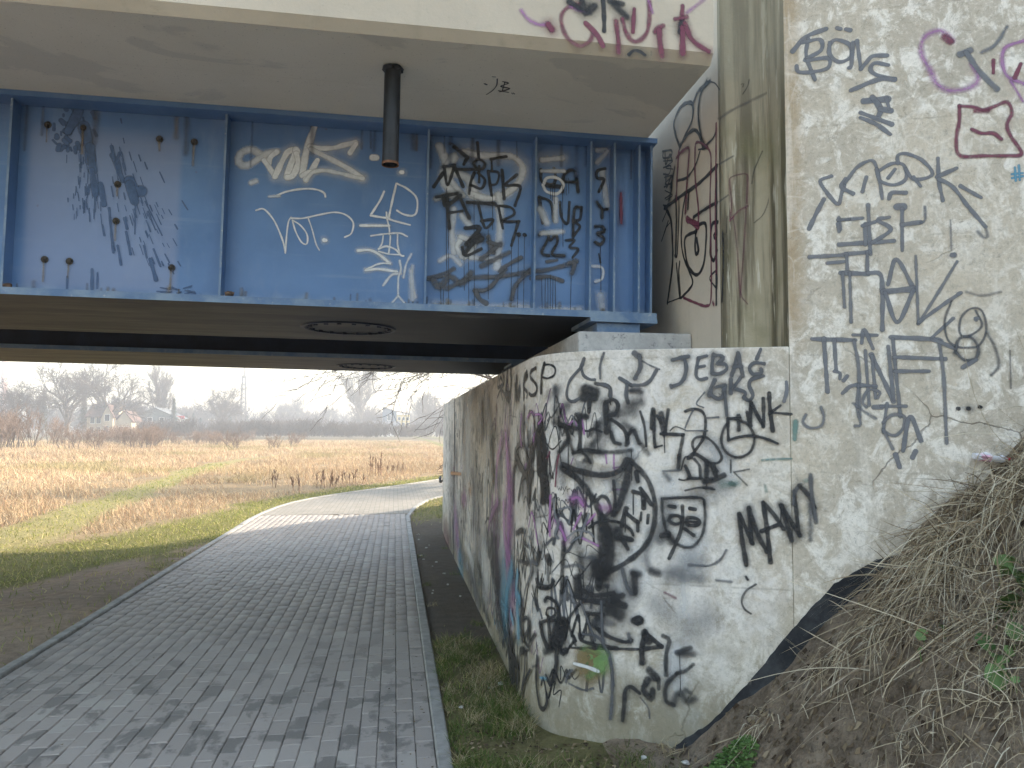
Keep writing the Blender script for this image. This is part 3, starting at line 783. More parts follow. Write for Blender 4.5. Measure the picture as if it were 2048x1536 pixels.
GRAF = """@G|paint_splash|dark blue paint splash running down the girder
d 11 0.35 -3389,1004 -3387,998 -3385,993
d 14 0.35 -3484,901 -3475,892 -3466,882
d 14 0.35 -3436,1053 -3435,1048 -3435,1043
d 13 0.35 -3295,913 -3299,900 -3302,886
d 29 0.35 -3415,922 -3405,912 -3395,902
d 13 0.35 -3325,943 -3320,934 -3316,925
d 21 0.35 -3408,875 -3405,860 -3403,845
d 30 0.35 -3425,959 -3413,954 -3400,948
d 12 0.35 -3444,952 -3443,942 -3442,933
d 24 0.35 -3428,1085 -3425,1082 -3421,1080
d 32 0.35 -3403,985 -3398,979 -3392,973
d 16 0.35 -3375,1051 -3368,1041 -3361,1032
d 30 0.35 -3447,1017 -3440,1010 -3432,1002
d 23 0.35 -3377,1045 -3374,1031 -3371,1018
d 10 0.35 -3390,1056 -3385,1048 -3380,1040
d 31 0.35 -3422,869 -3431,860 -3440,851
d 18 0.35 -3340,872 -3338,859 -3335,845
d 13 0.35 -3316,909 -3316,902 -3317,894
d 16 0.35 -3418,1005 -3415,989 -3411,974
d 17 0.35 -3377,1059 -3375,1045 -3373,1031
d 14 0.35 -3390,865 -3387,856 -3384,848
d 12 0.35 -3377,1059 -3374,1047 -3372,1034
d 12 0.35 -3332,1043 -3328,1027 -3323,1011
d 19 0.35 -3482,994 -3482,977 -3482,960
d 15 0.35 -3392,1089 -3387,1082 -3382,1075
d 15 0.35 -3312,986 -3313,982 -3315,978
d 12 0.35 -3391,1043 -3385,1030 -3378,1016
d 18 0.35 -3272,973 -3264,958 -3256,944
d 20 0.35 -3323,915 -3326,902 -3329,889
d 29 0.35 -3355,893 -3350,879 -3345,864
d 28 0.35 -3427,905 -3419,897 -3411,888
d 29 0.35 -3465,929 -3464,922 -3464,915
d 23 0.35 -3364,869 -3363,853 -3361,837
d 24 0.35 -3283,1076 -3276,1062 -3270,1047
d 7 0.35 -3297,641 -3295,621 -3294,600
d 4 0.35 -3307,915 -3306,887 -3304,859
d 8 0.35 -3302,565 -3300,541 -3299,516
d 5 0.35 -3407,821 -3406,799 -3406,776
d 4 0.35 -3269,714 -3268,694 -3268,674
d 6 0.35 -3269,706 -3267,680 -3265,653
d 4 0.35 -3292,584 -3290,565 -3288,545
d 5 0.35 -3291,880 -3292,860 -3292,840
d 8 0.35 -3320,814 -3319,795 -3319,776
d 6 0.35 -3303,647 -3301,620 -3299,593
d 8 0.35 -3389,574 -3388,564 -3387,554
d 7 0.35 -3304,554 -3302,536 -3300,519
d 6 0.35 -3288,841 -3286,829 -3284,817
d 4 0.35 -3340,522 -3338,499 -3335,476
d 6 0.35 -3342,703 -3339,679 -3336,656
d 7 0.35 -3288,550 -3287,534 -3285,518
d 5 0.35 -3262,625 -3261,604 -3260,583
d 7 0.35 -3275,523 -3275,508 -3274,493
d 7 0.35 -3311,724 -3311,712 -3311,700
d 4 0.35 -3368,854 -3367,843 -3366,833
d 6 0.35 -3305,526 -3304,509 -3304,493
d 8 0.35 -3364,871 -3362,854 -3359,837
d 4 0.35 -3301,775 -3299,760 -3296,745
d 7 0.35 -3217,562 -3215,537 -3213,512
d 6 0.35 -3298,663 -3297,644 -3296,625
d 7 0.35 -3249,500 -3249,489 -3249,478
d 5 0.35 -3350,645 -3350,619 -3351,593
d 7 0.35 -3283,658 -3282,630 -3281,603
d 8 0.35 -3337,772 -3334,750 -3332,729
d 5 0.35 -3291,743 -3291,717 -3290,692
d 7 0.35 -3334,834 -3333,814 -3332,794
d 4 0.35 -3342,502 -3341,481 -3340,459
d 6 0.35 -3213,494 -3209,467 -3206,439
d 8 0.35 -3334,802 -3333,789 -3332,775
d 5 0.35 -3275,854 -3275,840 -3274,826
d 6 0.35 -3293,574 -3292,552 -3291,529
d 4 0.35 -3291,690 -3291,677 -3290,665
d 8 0.35 -3295,864 -3295,854 -3294,844
d 7 0.35 -3339,610 -3334,586 -3330,563
d 7 0.35 -3238,608 -3238,588 -3237,568
d 7 0.35 -3331,696 -3331,684 -3331,672
d 5 0.35 -3344,840 -3342,814 -3340,787
d 5 0.35 -3362,539 -3360,524 -3358,509
d 8 0.35 -3323,535 -3322,526 -3322,517
d 5 0.35 -3302,549 -3299,523 -3297,498
d 7 0.35 -3361,601 -3360,589 -3360,576
d 5 0.35 -3250,521 -3249,493 -3247,465
d 6 0.35 -3276,663 -3277,652 -3277,641
d 6 0.35 -3290,637 -3289,609 -3288,582
d 7 0.35 -3272,807 -3269,781 -3267,754
d 7 0.35 -3350,642 -3347,627 -3344,611
d 7 0.35 -3248,537 -3248,515 -3248,492
d 4 0.35 -3351,486 -3351,470 -3350,454
d 5 0.35 -3332,678 -3332,656 -3332,635
d 7 0.35 -3312,577 -3309,550 -3307,522
d 4 0.35 -3232,562 -3229,543 -3226,525
d 7 0.35 -3288,647 -3288,638 -3288,629
d 8 0.35 -3284,855 -3283,838 -3282,822
d 6 0.35 -3327,785 -3328,768 -3328,751
d 7 0.35 -3272,496 -3270,472 -3268,448
d 54 0.3 -3351,1101 -3374,1030 -3407,958
d 64 0.3 -3327,994 -3296,897 -3282,799
d 54 0.3 -3286,878 -3266,741
d 40 0.3 -3270,741 -3246,605
d 33 0.3 -3221,665 -3198,549
d 27 0.3 -3448,876 -3455,846
d 33 0.3 -3166,837 -3135,770 -3104,693
d 67 0.3 -3068,695 -3038,638 -3001,640
d 55 0.3 -3067,675 -3035,578
d 22 0.3 -3173,886 -3155,808
d 22 0.3 -3130,850 -3145,789
d 9 0.3 -3031,579 -3027,391
d 8 0.3 -2980,582 -2880,390
d 15 0.3 -3170,531 -3155,414 -3136,278
d 16 0.3 -3073,399 -3044,273
d 24 0.3 -2938,248 -2901,132
d 15 0.3 -3115,318 -3092,211
d 18 0.3 -3243,175 -3238,59
d 11 0.3 -3214,157 -3212,70
d 11 0.3 -3371,130 -3369,43
d 13 0.3 -2974,325 -2957,257
d 13 0.3 -2922,308 -2882,212
d 13 0.3 -3201,431 -3188,373
d 11 0.3 -3246,605 -3246,506
d 17 0.3 -3086,477 -3069,418
d 6 0.35 -3131,886 -3125,859 -3118,833
d 5 0.35 -3012,720 -3001,690 -2989,659
d 5 0.35 -2998,330 -2987,302 -2977,273
d 5 0.35 -2978,352 -2974,342 -2970,333
d 4 0.35 -3067,720 -3059,693 -3050,665
d 9 0.35 -2848,261 -2841,248 -2834,235
d 6 0.35 -2920,578 -2915,567 -2909,555
d 8 0.35 -3003,600 -2997,585 -2992,570
d 7 0.35 -3103,798 -3096,775 -3090,752
d 8 0.35 -2788,243 -2781,231 -2773,219
d 4 0.35 -3175,903 -3172,888 -3169,873
d 6 0.35 -3137,337 -3132,313 -3127,290
d 9 0.35 -2840,229 -2824,201 -2808,172
d 8 0.35 -2942,478 -2930,449 -2917,420
d 5 0.35 -2954,531 -2948,517 -2943,504
d 8 0.35 -3095,622 -3091,604 -3086,586
d 5 0.35 -2911,424 -2906,412 -2900,400
d 6 0.35 -3140,745 -3134,720 -3129,696
d 6 0.35 -3113,939 -3109,925 -3106,911
d 8 0.35 -2860,283 -2853,270 -2846,257
d 5 0.35 -2888,506 -2883,496 -2878,487
d 6 0.35 -2971,407 -2964,390 -2957,372
d 8 0.35 -3095,622 -3092,611 -3089,601
d 7 0.35 -2968,413 -2961,397 -2955,381
d 5 0.35 -3038,311 -3031,289 -3024,268
d 4 0.35 -3048,606 -3040,580 -3031,554
d 5 0.35 -3035,670 -3032,660 -3028,650
d 5 0.35 -3133,637 -3127,612 -3121,588
d 9 0.35 -3109,794 -3100,761 -3091,729
d 6 0.35 -3128,559 -3123,537 -3118,514
d 9 0.35 -2876,240 -2871,229 -2865,217
d 7 0.35 -2960,526 -2949,501 -2939,476
d 9 0.35 -3131,1050 -3128,1038 -3125,1027
d 4 0.35 -2987,512 -2981,497 -2975,482
d 5 0.35 -3007,650 -2999,630 -2992,610
d 6 0.35 -2850,541 -2842,527 -2833,512
d 4 0.35 -3290,873 -3285,843 -3280,813
d 5 0.35 -2989,543 -2978,513 -2966,483
d 9 0.35 -2813,456 -2805,443 -2798,431
d 5 0.35 -2875,344 -2870,335 -2866,326
d 7 0.35 -3036,533 -3028,509 -3020,485
d 4 0.35 -3048,506 -3040,481 -3032,456
d 6 0.35 -3023,559 -3014,532 -3004,506
d 7 0.35 -3078,486 -3075,474 -3071,462
d 7 0.35 -3131,822 -3124,794 -3118,766
d 7 0.35 -3058,494 -3049,467 -3041,440
d 6 0.35 -3000,371 -2995,358 -2991,345
d 5 0.35 -3043,531 -3036,508 -3029,486
d 6 0.35 -2915,511 -2901,481 -2887,452
d 5 0.35 -3087,552 -3082,536 -3077,519
d 7 0.35 -3160,711 -3157,692 -3153,674
d 8 0.35 -3025,847 -3019,830 -3013,813
d 4 0.35 -2969,515 -2965,505 -2961,496
d 5 0.35 -2820,374 -2809,354 -2797,334
d 6 0.35 -3052,735 -3047,720 -3042,705
d 4 0.35 -2949,391 -2938,365 -2926,338
d 8 0.35 -2991,807 -2984,788 -2976,769
d 8 0.35 -2953,560 -2946,543 -2939,527
d 6 0.35 -3236,668 -3232,645 -3229,621
d 4 0.35 -2956,247 -2949,229 -2941,211
d 4 0.35 -3053,600 -3048,584 -3043,568
d 5 0.35 -3052,808 -3042,778 -3032,748
d 4 0.35 -2927,564 -2914,535 -2900,506
d 8 0.35 -2780,596 -2764,571 -2747,546
d 7 0.35 -3077,861 -3070,838 -3063,815
d 9 0.35 -2888,229 -2884,219 -2879,210
d 6 0.35 -3001,583 -2996,569 -2991,556
d 8 0.35 -2929,260 -2921,242 -2913,224
d 8 0.35 -3139,785 -3132,759 -3126,733
d 6 0.35 -3038,690 -3034,677 -3029,665
d 9 0.35 -3119,856 -3113,831 -3106,805
d 8 0.35 -2908,755 -2894,726 -2880,697
d 9 0.35 -3163,656 -3157,627 -3151,599
d 5 0.35 -2966,524 -2957,501 -2947,478
d 9 0.35 -2968,469 -2955,439 -2943,408
d 5 0.35 -2984,614 -2974,587 -2963,560
d 4 0.35 -2886,545 -2878,530 -2871,515
d 5 0.35 -3241,722 -3237,697 -3233,672
d 4 0.35 -2851,345 -2844,333 -2837,321
d 6 0.35 -3114,820 -3111,811 -3109,801
d 8 0.35 -2853,61 -2834,65 -2814,68
d 8 0.35 -2729,81 -2708,75 -2688,70
d 8 0.35 -2876,89 -2851,86 -2826,84
d 8 0.35 -2773,47 -2757,44 -2740,41
d 8 0.35 -2876,65 -2860,61 -2844,56
d 8 0.35 -2742,62 -2718,69 -2693,76
d 8 0.35 -2770,50 -2747,50 -2725,49
d 8 0.35 -2749,46 -2738,43 -2727,40
d 8 0.35 -2893,67 -2868,68 -2843,69
d 8 0.35 -2742,79 -2722,75 -2703,72
d 8 0.35 -2790,82 -2780,82 -2771,81
d 8 0.35 -2805,45 -2791,50 -2778,55
d 8 0.35 -2752,90 -2730,99 -2707,107
d 8 0.35 -2717,60 -2701,61 -2684,62
d 8 0.35 -2787,62 -2774,66 -2762,70
d 8 0.35 -2812,93 -2798,89 -2784,84
d 8 0.35 -2830,91 -2811,88 -2792,85
d 8 0.35 -2747,55 -2735,58 -2722,61
@G|white_graffiti|looping white spray tag with long tail strokes
w 57 0.8 -2338,888 -2412,922 -2470,894 -2475,840 -2431,827 -2366,871 -2316,905 -2265,921
w 33 0.35 -2265,921 -2301,883 -2310,840
w 34 0.5 -2337,865 -2298,813 -2271,772
w 37 0.35 -2271,772 -2240,848 -2206,921 -2177,939
w 45 0.35 -2201,773 -2181,860 -2154,925 -2158,940
w 38 0.35 -2154,917 -2144,855 -2171,783 -2201,773
w 45 0.5 -2054,1090 -2075,1017 -2098,937 -2113,826 -2120,794
w 34 0.35 -2033,886 -2061,829 -2096,764
w 31 0.6 -2119,786 -2083,812 -2038,823
w 35 0.5 -2080,965 -2013,959 -1938,968 -1870,993 -1813,1009
w 34 0.35 -1813,1001 -1846,943
w 36 0.6 -2072,950 -1966,903 -1858,851 -1773,802
w 30 0.7 -2096,761 -2053,814 -1979,827 -1888,814 -1811,799 -1765,794
w 48 0.4 -1712,925 -1693,926
w 27 0.3 -1543,847 -1535,847
w 38 0.9 -2405,725 -2376,738
@G|white_graffiti|thin white scrawl with a dot and an arc above
w 14 0.5 -2256,661 -2198,688 -2109,709 -2035,710 -1989,693 -1980,670
w 23 1 -2300,650 -2241,658
w 12 0.5 -2370,565 -2327,575 -2273,520 -2234,445 -2206,370 -2197,324
w 12 0.6 -2197,332 -2193,432 -2185,510 -2171,534
w 11 0.5 -2162,511 -2142,451 -2107,391 -2077,384 -2078,439 -2117,491 -2163,519
w 12 0.5 -2170,530 -2104,534 -2015,559 -1926,580 -1858,568 -1815,524 -1824,460 -1861,435
w 11 0.7 -2074,536 -2050,471 -2025,387 -2005,350
w 28 0.3 -1979,411 -1972,410
@G|white_graffiti|white spray letters stacked in a column beside the pipe
w 15 0.4 -1640,723 -1663,666 -1714,577
w 16 0.4 -1714,573 -1637,565 -1606,567
w 15 0.4 -1607,575 -1590,671 -1569,776
w 14 0.4 -1565,776 -1503,748 -1447,696 -1444,616 -1468,587 -1522,592 -1561,613
w 14 0.5 -1623,598 -1606,559 -1482,529
w 17 0.5 -1773,509 -1605,518
w 11 0.5 -1618,559 -1603,496 -1602,465
w 13 0.6 -1710,451 -1627,467 -1543,476 -1496,459
w 12 0.5 -1638,455 -1644,408 -1663,375
w 12 0.6 -1596,457 -1598,402 -1604,347
w 12 0.5 -1554,468 -1552,405 -1535,343
w 14 0.5 -1663,375 -1617,393 -1563,376 -1531,343 -1516,340
w 11 0.6 -1662,360 -1601,347 -1532,347
w 19 0.5 -1784,359 -1716,365 -1662,344 -1595,292
w 14 0.6 -1599,292 -1660,285 -1735,246
w 17 0.5 -1735,243 -1659,254 -1552,244
@G|white_graffiti|faint blurred white crosses low on the girder
w 20 0.8 -1630,158 -1582,222 -1529,233
w 17 0.8 -1538,311 -1529,256 -1543,201 -1541,99
w 18 0.9 -1541,99 -1593,35
w 19 0.9 -1541,99 -1486,39
w 20 0.9 -1470,354 -1499,289 -1513,210
w 31 1.2 -1461,283 -1466,189 -1441,96
w 46 1.3 -1468,251 -1456,79
w 39 1.3 -1562,28 -1424,34
@G|white_graffiti|large blurred white letters behind black writing
w 80 0.8 -1315,1018 -1271,914 -1259,830 -1194,738
w 84 0.8 -1230,960 -1290,828 -1225,726
w 86 0.9 -1270,872 -1144,838 -1100,734
w 48 0.7 -1168,997 -1062,983 -956,990 -860,986 -805,925 -825,837 -909,756 -1015,718 -1121,743
w 64 0.9 -952,743 -939,615 -946,423 -954,295
w 52 0.9 -1224,641 -1231,513 -1218,377
w 38 0.7 -1178,453 -1198,410 -1155,349 -1094,436 -1178,474
w 53 0.9 -1329,698 -1267,723 -1173,729
w 64 0.9 -1171,602 -1128,551
w 38 1 -1300,320 -1238,355 -1175,305
w 42 1 -1113,351 -945,349
w 94 1.2 -1314,43 -1107,35 -759,49
@G|black_graffiti|black dripping tag with a small figure on top
k 24 0.3 -1253,1044 -1146,966
k 23 0.3 -1146,966 -1167,922
k 21 0.3 -1087,1062 -1078,971
k 17 0.3 -1109,931 -1078,960 -1040,936 -1050,903 -1087,900 -1109,931
k 17 0.3 -1074,917 -1072,816
k 25 0.3 -1346,771 -1291,860
k 21 0.3 -1292,897 -1224,912
k 19 0.3 -1287,903 -1263,787 -1224,907
k 24 0.35 -1218,891 -1169,783
k 21 0.35 -1218,886 -1145,891 -1071,896
k 21 0.3 -1131,742 -1122,818 -1102,873
k 19 0.3 -1122,796 -1058,779 -1038,834 -1081,874
k 21 0.3 -1018,889 -994,740
k 17 0.3 -1018,889 -954,883 -964,817 -1001,804
k 24 0.3 -933,900 -917,724
k 21 0.3 -842,879 -910,810 -819,805 -849,685
k 21 0.35 -1003,965 -908,988
k 15 0.3 -998,955 -995,891
@G|black_graffiti|black capital letters in a second line
k 23 0.3 -1329,709 -1205,738
k 27 0.35 -1287,701 -1266,660 -1184,728
k 23 0.3 -1267,723 -1247,523
k 19 0.35 -1244,618 -1171,633
k 24 0.3 -1141,688 -972,688
k 23 0.3 -1183,707 -1128,593
k 19 0.3 -1072,671 -1044,567 -1022,536 -981,591 -1055,577
k 19 0.3 -950,668 -922,541
k 19 0.3 -961,678 -876,673 -854,631 -928,584 -821,590
k 21 0.3 -826,590 -867,438
k 26 0.2 -825,509 -822,506
k 26 0.2 -788,508 -784,506
@G|black_graffiti|black figure two and star above a grey scrawl
k 31 0.35 -1148,529 -1064,533 -1136,434
k 42 0.4 -1136,434 -1053,470
k 27 0.35 -1155,370 -1063,491
k 21 0.35 -1167,411 -1145,360 -1051,407
g 32 0.5 -1011,483 -977,389
g 31 0.5 -936,445 -1050,343
g 30 0.5 -1010,451 -936,434
g 35 0.5 -1369,212 -1277,238 -1216,277
g 52 0.6 -1338,203 -1296,163 -1236,229 -1173,190 -1111,256
g 36 0.6 -1049,301 -924,371 -882,394
g 36 0.6 -1255,155 -1111,224 -953,242 -795,271 -645,299 -516,338 -461,362
g 30 0.5 -505,349 -472,351 -488,285
g 27 0.5 -1088,152 -1005,166 -901,287
g 32 0.4 -1083,152 -1056,101 -1014,76
g 27 0.5 -861,109 -836,195 -752,294
g 32 0.5 -741,241 -634,257 -547,234
g 31 0.5 -807,366 -902,308 -933,275
g 26 0.5 -646,348 -586,361
@G|black_graffiti|black block letters and a number between two stiffeners
k 22 0.3 -691,922 -685,847 -620,829 -598,874 -610,933
k 37 0.4 -663,826 -576,821
k 22 0.3 -554,790 -544,899 -479,926 -455,796
k 17 0.3 -549,855 -462,856
k 24 0.3 -700,748 -676,588
k 20 0.3 -700,748 -629,720 -606,603
k 20 0.3 -569,724 -557,627 -519,597 -509,727
k 19 0.3 -438,699 -476,686 -485,523
k 20 0.3 -432,700 -443,623 -486,609 -442,579 -485,512
k 19 0.3 -696,511 -670,534 -637,504 -679,405 -635,386
k 19 0.3 -626,483 -594,517 -582,474 -614,397 -538,391
k 19 0.3 -528,488 -474,491 -506,446 -451,438 -484,383
@G|white_graffiti|white scribbles between two stiffeners
w 39 0.6 -687,982 -556,1002
w 33 0.8 -686,912 -545,921
w 22 0.5 -674,826 -653,870 -588,875 -549,834 -586,777 -652,784 -679,825
w 55 0.9 -693,673 -649,589
w 43 0.9 -597,744 -595,603
w 43 0.9 -680,523 -551,541
w 64 1.2 -674,48 -436,57
@G|black_graffiti|small black vertical tag in a narrow bay
w 44 1 -337,1067 -270,1072 -336,990
w 56 1.1 -302,938 -279,786 -267,721
k 22 0.3 -286,955 -335,935 -335,892 -291,884 -323,805
k 20 0.3 -334,738 -300,697 -267,699
k 20 0.3 -300,686 -300,642
k 20 0.3 -343,585 -299,588 -288,556 -332,542 -287,512 -309,473 -342,487
k 11 0.3 -319,413 -308,359
w 24 0.8 -363,335 -297,327 -296,262 -340,239
w 66 1.2 -306,154 -294,68
@G|red_graffiti|short dark red stroke near the girder end
m 20 0.4 -181,803 -177,616
@G|black_drips|thin black paint drips
k 4 0.2 -1268,766 -1265,512 -1257,249
k 4 0.2 -1252,512 -1240,30
k 4 0.2 -1291,164 -1286,23
k 4 0.2 -1275,154 -1272,24
k 4 0.2 -1155,349 -1149,149
k 4 0.2 -1128,371 -1119,30
k 4 0.2 -1102,734 -1086,31
k 4 0.2 -1011,526 -1003,103
k 4 0.2 -989,751 -984,527
k 4 0.2 -867,438 -863,24
k 4 0.2 -825,504 -823,42
k 4 0.2 -788,506 -787,43
k 4 0.2 -677,244 -671,21
k 4 0.2 -655,245 -654,22
k 4 0.2 -639,246 -635,33
k 4 0.2 -623,268 -622,23
k 4 0.2 -607,258 -607,22
k 4 0.2 -593,248 -587,22
k 4 0.2 -493,285 -496,26
k 4 0.2 -554,833 -547,444
k 4 0.2 -630,807 -629,742
k 4 0.2 -617,808 -615,732
k 4 0.2 -604,808 -603,711
k 4 0.2 -533,878 -530,770
k 4 0.2 -517,879 -514,782
k 4 0.2 -309,467 -304,175
@F|purple_graffiti|blurred purple letters with black accents on the parapet
p 28 1 -1003,1283 -971,1244 -919,1223 -878,1227
m 37 0.5 -873,1228 -855,1205
m 27 0.8 -723,1343 -786,1315 -811,1260 -784,1178 -721,1137 -669,1168 -654,1212
p 26 1 -765,1328 -691,1304
k 37 0.5 -771,1348 -723,1322
k 42 0.6 -713,1360 -691,1304 -650,1340
m 29 0.4 -691,1251 -638,1203 -606,1148
k 25 0.4 -608,1376 -602,1291 -601,1222
k 33 0.6 -576,1374 -512,1364
m 26 0.6 -543,1276 -532,1192 -529,1123
k 38 0.7 -554,1360 -490,1303
m 28 0.7 -511,1290 -489,1217 -446,1184 -393,1227 -377,1303 -378,1389
m 21 0.3 -453,1344 -459,1231
m 27 0.6 -350,1241 -328,1265 -307,1278
m 31 0.5 -328,1254 -323,1191 -312,1127
p 22 1 -383,1399 -361,1337
m 28 0.5 -209,1385 -214,1309
k 32 0.4 -214,1309 -220,1254
m 31 0.4 -209,1277 -208,1148
m 25 0.6 -247,1316 -187,1333
m 29 0.5 -198,1299 -165,1227 -121,1193 -77,1171
p 23 1.2 -187,1354 -99,1429
k 17 0.3 -478,1117 -457,1137 -425,1138 -398,1122
k 3 0.2 -368,1144 -368,1122
@O|black_graffiti|small black marker scribble on the deck underside
k 7 0.2 -1065,3826 -1059,3900 -1073,3967 -1098,4020
k 14 0.2 -1122,3894 -1112,3902
k 11 0.2 -1032,3852 -1002,3864 -1035,3908 -987,3925 -1032,3973
k 6 0.2 -1021,3850 -1021,3970
k 10 0.2 -1039,3961 -986,3972
k 6 0.2 -968,3974 -960,3988
k 6 0.2 -959,3972 -950,3986
k 7 0.2 -1093,3807 -1077,3807
@B|black_graffiti|tall outlined black letters on the back wall
k 28 0.4 4470,3419 4537,3518 4564,3613 4450,3660 4317,3633 4254,3586 4269,3503 4374,3455 4470,3409
k 20 0.3 4047,3640 4143,3597 4170,3482 4126,3339 4081,3275
k 9 0.3 4047,3640 3937,3580 3874,3515
k 15 0.3 4081,3275 3967,3279 3923,3307
k 24 0.4 4241,3601 4166,3636 4002,3620
k 26 0.4 4456,3425 4322,3445 4221,3425 4149,3358 4104,3274
k 13 0.4 4175,3291 4058,3257
k 20 0.4 4152,3272 4227,3212 4355,3186 4516,3218
k 28 0.4 4754,3111 4437,3101 4181,3090 3918,3105
k 20 0.4 4259,2914 4068,2913 3924,2903
k 31 0.3 4738,3118 4636,3003 4610,2860 4614,2704 4707,2480
k 9 0.3 4707,2480 4479,2473
k 22 0.3 4547,3124 4536,2996 4555,2764
k 18 0.3 4491,3097 4494,2985 4528,2757 4570,2757
k 21 0.3 4384,3084 4440,2970 4457,2822 4419,2712 4331,2604 4282,2536 4320,2504 4466,2470
k 21 0.3 4331,3078 4346,2993
k 25 0.35 4212,2819 4390,2826 4392,2736 4343,2636 4219,2562 4123,2599 4085,2702 4082,2823 4187,2851
k 30 0.35 4225,2823 4239,2739 4228,2689 4191,2699 4214,2772
k 21 0.3 4543,2699 4518,2581 4493,2475
k 22 0.3 4487,2697 4503,2629 4479,2473
k 25 0.35 3916,2792 3992,2799 4017,2713 4019,2640 3976,2594 3931,2638
k 18 0.3 3961,2740 3939,2726 3961,2713 3972,2734
k 13 0.3 3945,2533 4034,2506 3948,2435
k 22 0.3 3945,2516 3950,2346
k 26 0.3 3928,3108 3943,2434
k 16 0.3 3855,2718 3849,2584 3876,2351
m 21 0.5 4527,3368 4430,3374 4324,3355 4326,3276 4356,3146 4386,2975
m 29 0.5 4484,3394 4515,3260 4533,3099
m 20 0.5 4224,3299 4211,3343 4127,3311 4013,3222 3998,3123 4017,2944 4011,2666 4019,2394 4083,2358 4248,2404 4426,2463
m 24 0.5 4224,3318 4228,3154 4185,2946 4187,2861
m 22 0.5 3922,3343 3933,3101 3947,2832 3945,2516
m 43 0.4 4361,2933 4260,2881 4188,2837
m 32 0.4 4349,2914 4187,2856
m 20 0.4 3993,2362 3983,2351
@B|black_graffiti|column of small smudged black letters on the back wall
k 15 0.25 4776,3501 4611,3446 4627,3414 4762,3451 4761,3495
k 17 0.25 4730,3484 4717,3392 4641,3430 4598,3372
k 8 0.25 4762,3430 4598,3372 4717,3371 4585,3315
k 12 0.25 4763,3386 4628,3351 4659,3308 4764,3343
k 9 0.25 4749,3316 4601,3278 4735,3268 4602,3225
k 18 0.25 4718,3328 4705,3237 4630,3277
k 13 0.25 4751,3252 4616,3230 4632,3171 4737,3171
k 9 0.25 4736,3225 4603,3152 4722,3156
k 21 0.25 4601,3267 4632,3171 4663,3138
k 13 0.25 4769,3137 4693,3094 4786,3034
k 16 0.25 4680,3005 4805,2908
k 10 0.25 4651,2986 4726,2974
k 21 0.25 4556,3315 4631,3214
@S|faded_graffiti|faded dark lines over the damp green strip
g 20 1.35 1723,3350 1783,3390 1862,3427 1941,3464 2003,3494
m 11 1 1768,2782 1777,2879 1770,2987 1778,3022 1849,3034 1856,2980 1851,2874
m 12 0.9 1772,2790 1808,2832 1855,2860
m 8 1 1784,2807 1798,2674 1807,2497 1814,2365
m 8 1 1847,2848 1837,2671 1823,2496 1818,2382 1848,2329
k 7 1 1832,3530 1844,3533 1840,3515
k 7 1 1839,3475 1863,3517 1871,3553
k 8 1 1929,3153 1888,3049 1876,2979
k 8 1.1 1966,3043 1964,2928 1932,2816 1885,2766
g 14 1 1720,3098 1788,3137
g 12 1 1718,2892 1762,2925
k 7 1 1756,2809 1751,2720
m 12 1.2 1989,3059 1985,2795 1986,2620
@W|grey_graffiti|dark grey looping tag beside the wall edge
b 27 0.3 9743,3601 9810,3670 9905,3701
b 22 0.35 9820,3659 9809,3568 9848,3441
b 22 0.35 9791,3642 9876,3648 9879,3591 9799,3548 9911,3547 9910,3496 9835,3483 9770,3490 9761,3522
b 23 0.35 9922,3617 9950,3639 10014,3607 10022,3545 9966,3521 9921,3566 9922,3627
b 25 0.25 9960,3699 9974,3693
b 26 0.25 10002,3688 10020,3681
b 23 0.35 10032,3615 10021,3495 10011,3486
b 22 0.35 10051,3623 10066,3475
b 24 0.4 10066,3475 10094,3507 10122,3535 10189,3532
b 23 0.35 10193,3482 10130,3499 10111,3465 10147,3432 10222,3409
b 26 0.35 10222,3404 10146,3412 10018,3369
b 34 0.3 10076,3308 10189,3308
b 31 0.35 10117,3325 10152,3262 10142,3223
b 29 0.3 10152,3262 10201,3247
b 21 0.3 10180,3319 10192,3258
b 25 0.3 10061,3250 10203,3178
b 23 0.3 10060,3225 10132,3184 10193,3129
@W|purple_graffiti|blurred purple letters at the frame edge
p 37 1 10487,3575 10436,3630 10365,3608 10345,3531 10387,3427 10411,3366 10463,3326 10532,3325 10584,3349 10594,3397 10570,3448
m 39 0.6 10453,3598 10478,3571
b 39 0.5 10519,3502 10563,3517
b 30 0.5 10546,3509 10603,3406 10676,3311
m 20 0.4 10664,3458 10662,3395
p 27 0.8 10800,3540 10725,3519 10702,3463 10721,3374 10793,3328
m 23 0.4 10781,3426 10754,3361
b 25 0.8 10614,3502 10675,3534 10728,3616
p 20 0.9 10737,3344 10784,3243
@W|purple_graffiti|purple outlined square with a dash inside
m 22 0.6 10508,3244 10572,3233 10614,3215 10666,3230 10717,3244 10736,3190 10713,3134 10728,3075 10771,2986 10708,2981 10616,2988 10505,2997 10490,3075 10506,3171 10508,3244
m 33 0.7 10580,3213 10631,3209
m 22 0.5 10560,3123 10602,3100 10653,3096 10686,3064
@W|blue_graffiti|small blue hash at the frame edge
c 13 0.5 10726,2889 10772,2891
c 13 0.5 10726,2870 10772,2876
c 12 0.5 10740,2921 10742,2855
c 12 0.5 10757,2930 10759,2858
@W|grey_graffiti|dark grey angular tag above the stacked signs
b 21 0.35 9917,2936 9866,2920 9871,2890 9915,2822 9947,2790 9961,2839 9976,2887
b 23 0.35 9981,2917 9962,2878 10016,2840
b 21 0.5 9981,2897 10028,2963 10074,2995 10114,2997 10135,2926 10150,2807
b 20 0.35 10079,2920 10059,2847
b 19 0.4 10135,2946 10199,2980 10252,2967 10259,2898 10205,2872 10143,2896 10127,2956
b 19 0.35 10211,2950 10179,2908
b 20 0.4 10225,2979 10226,3018 10262,3025 10331,2990 10378,2928 10364,2900 10294,2895 10260,2947
b 20 0.35 10294,2905 10324,2859
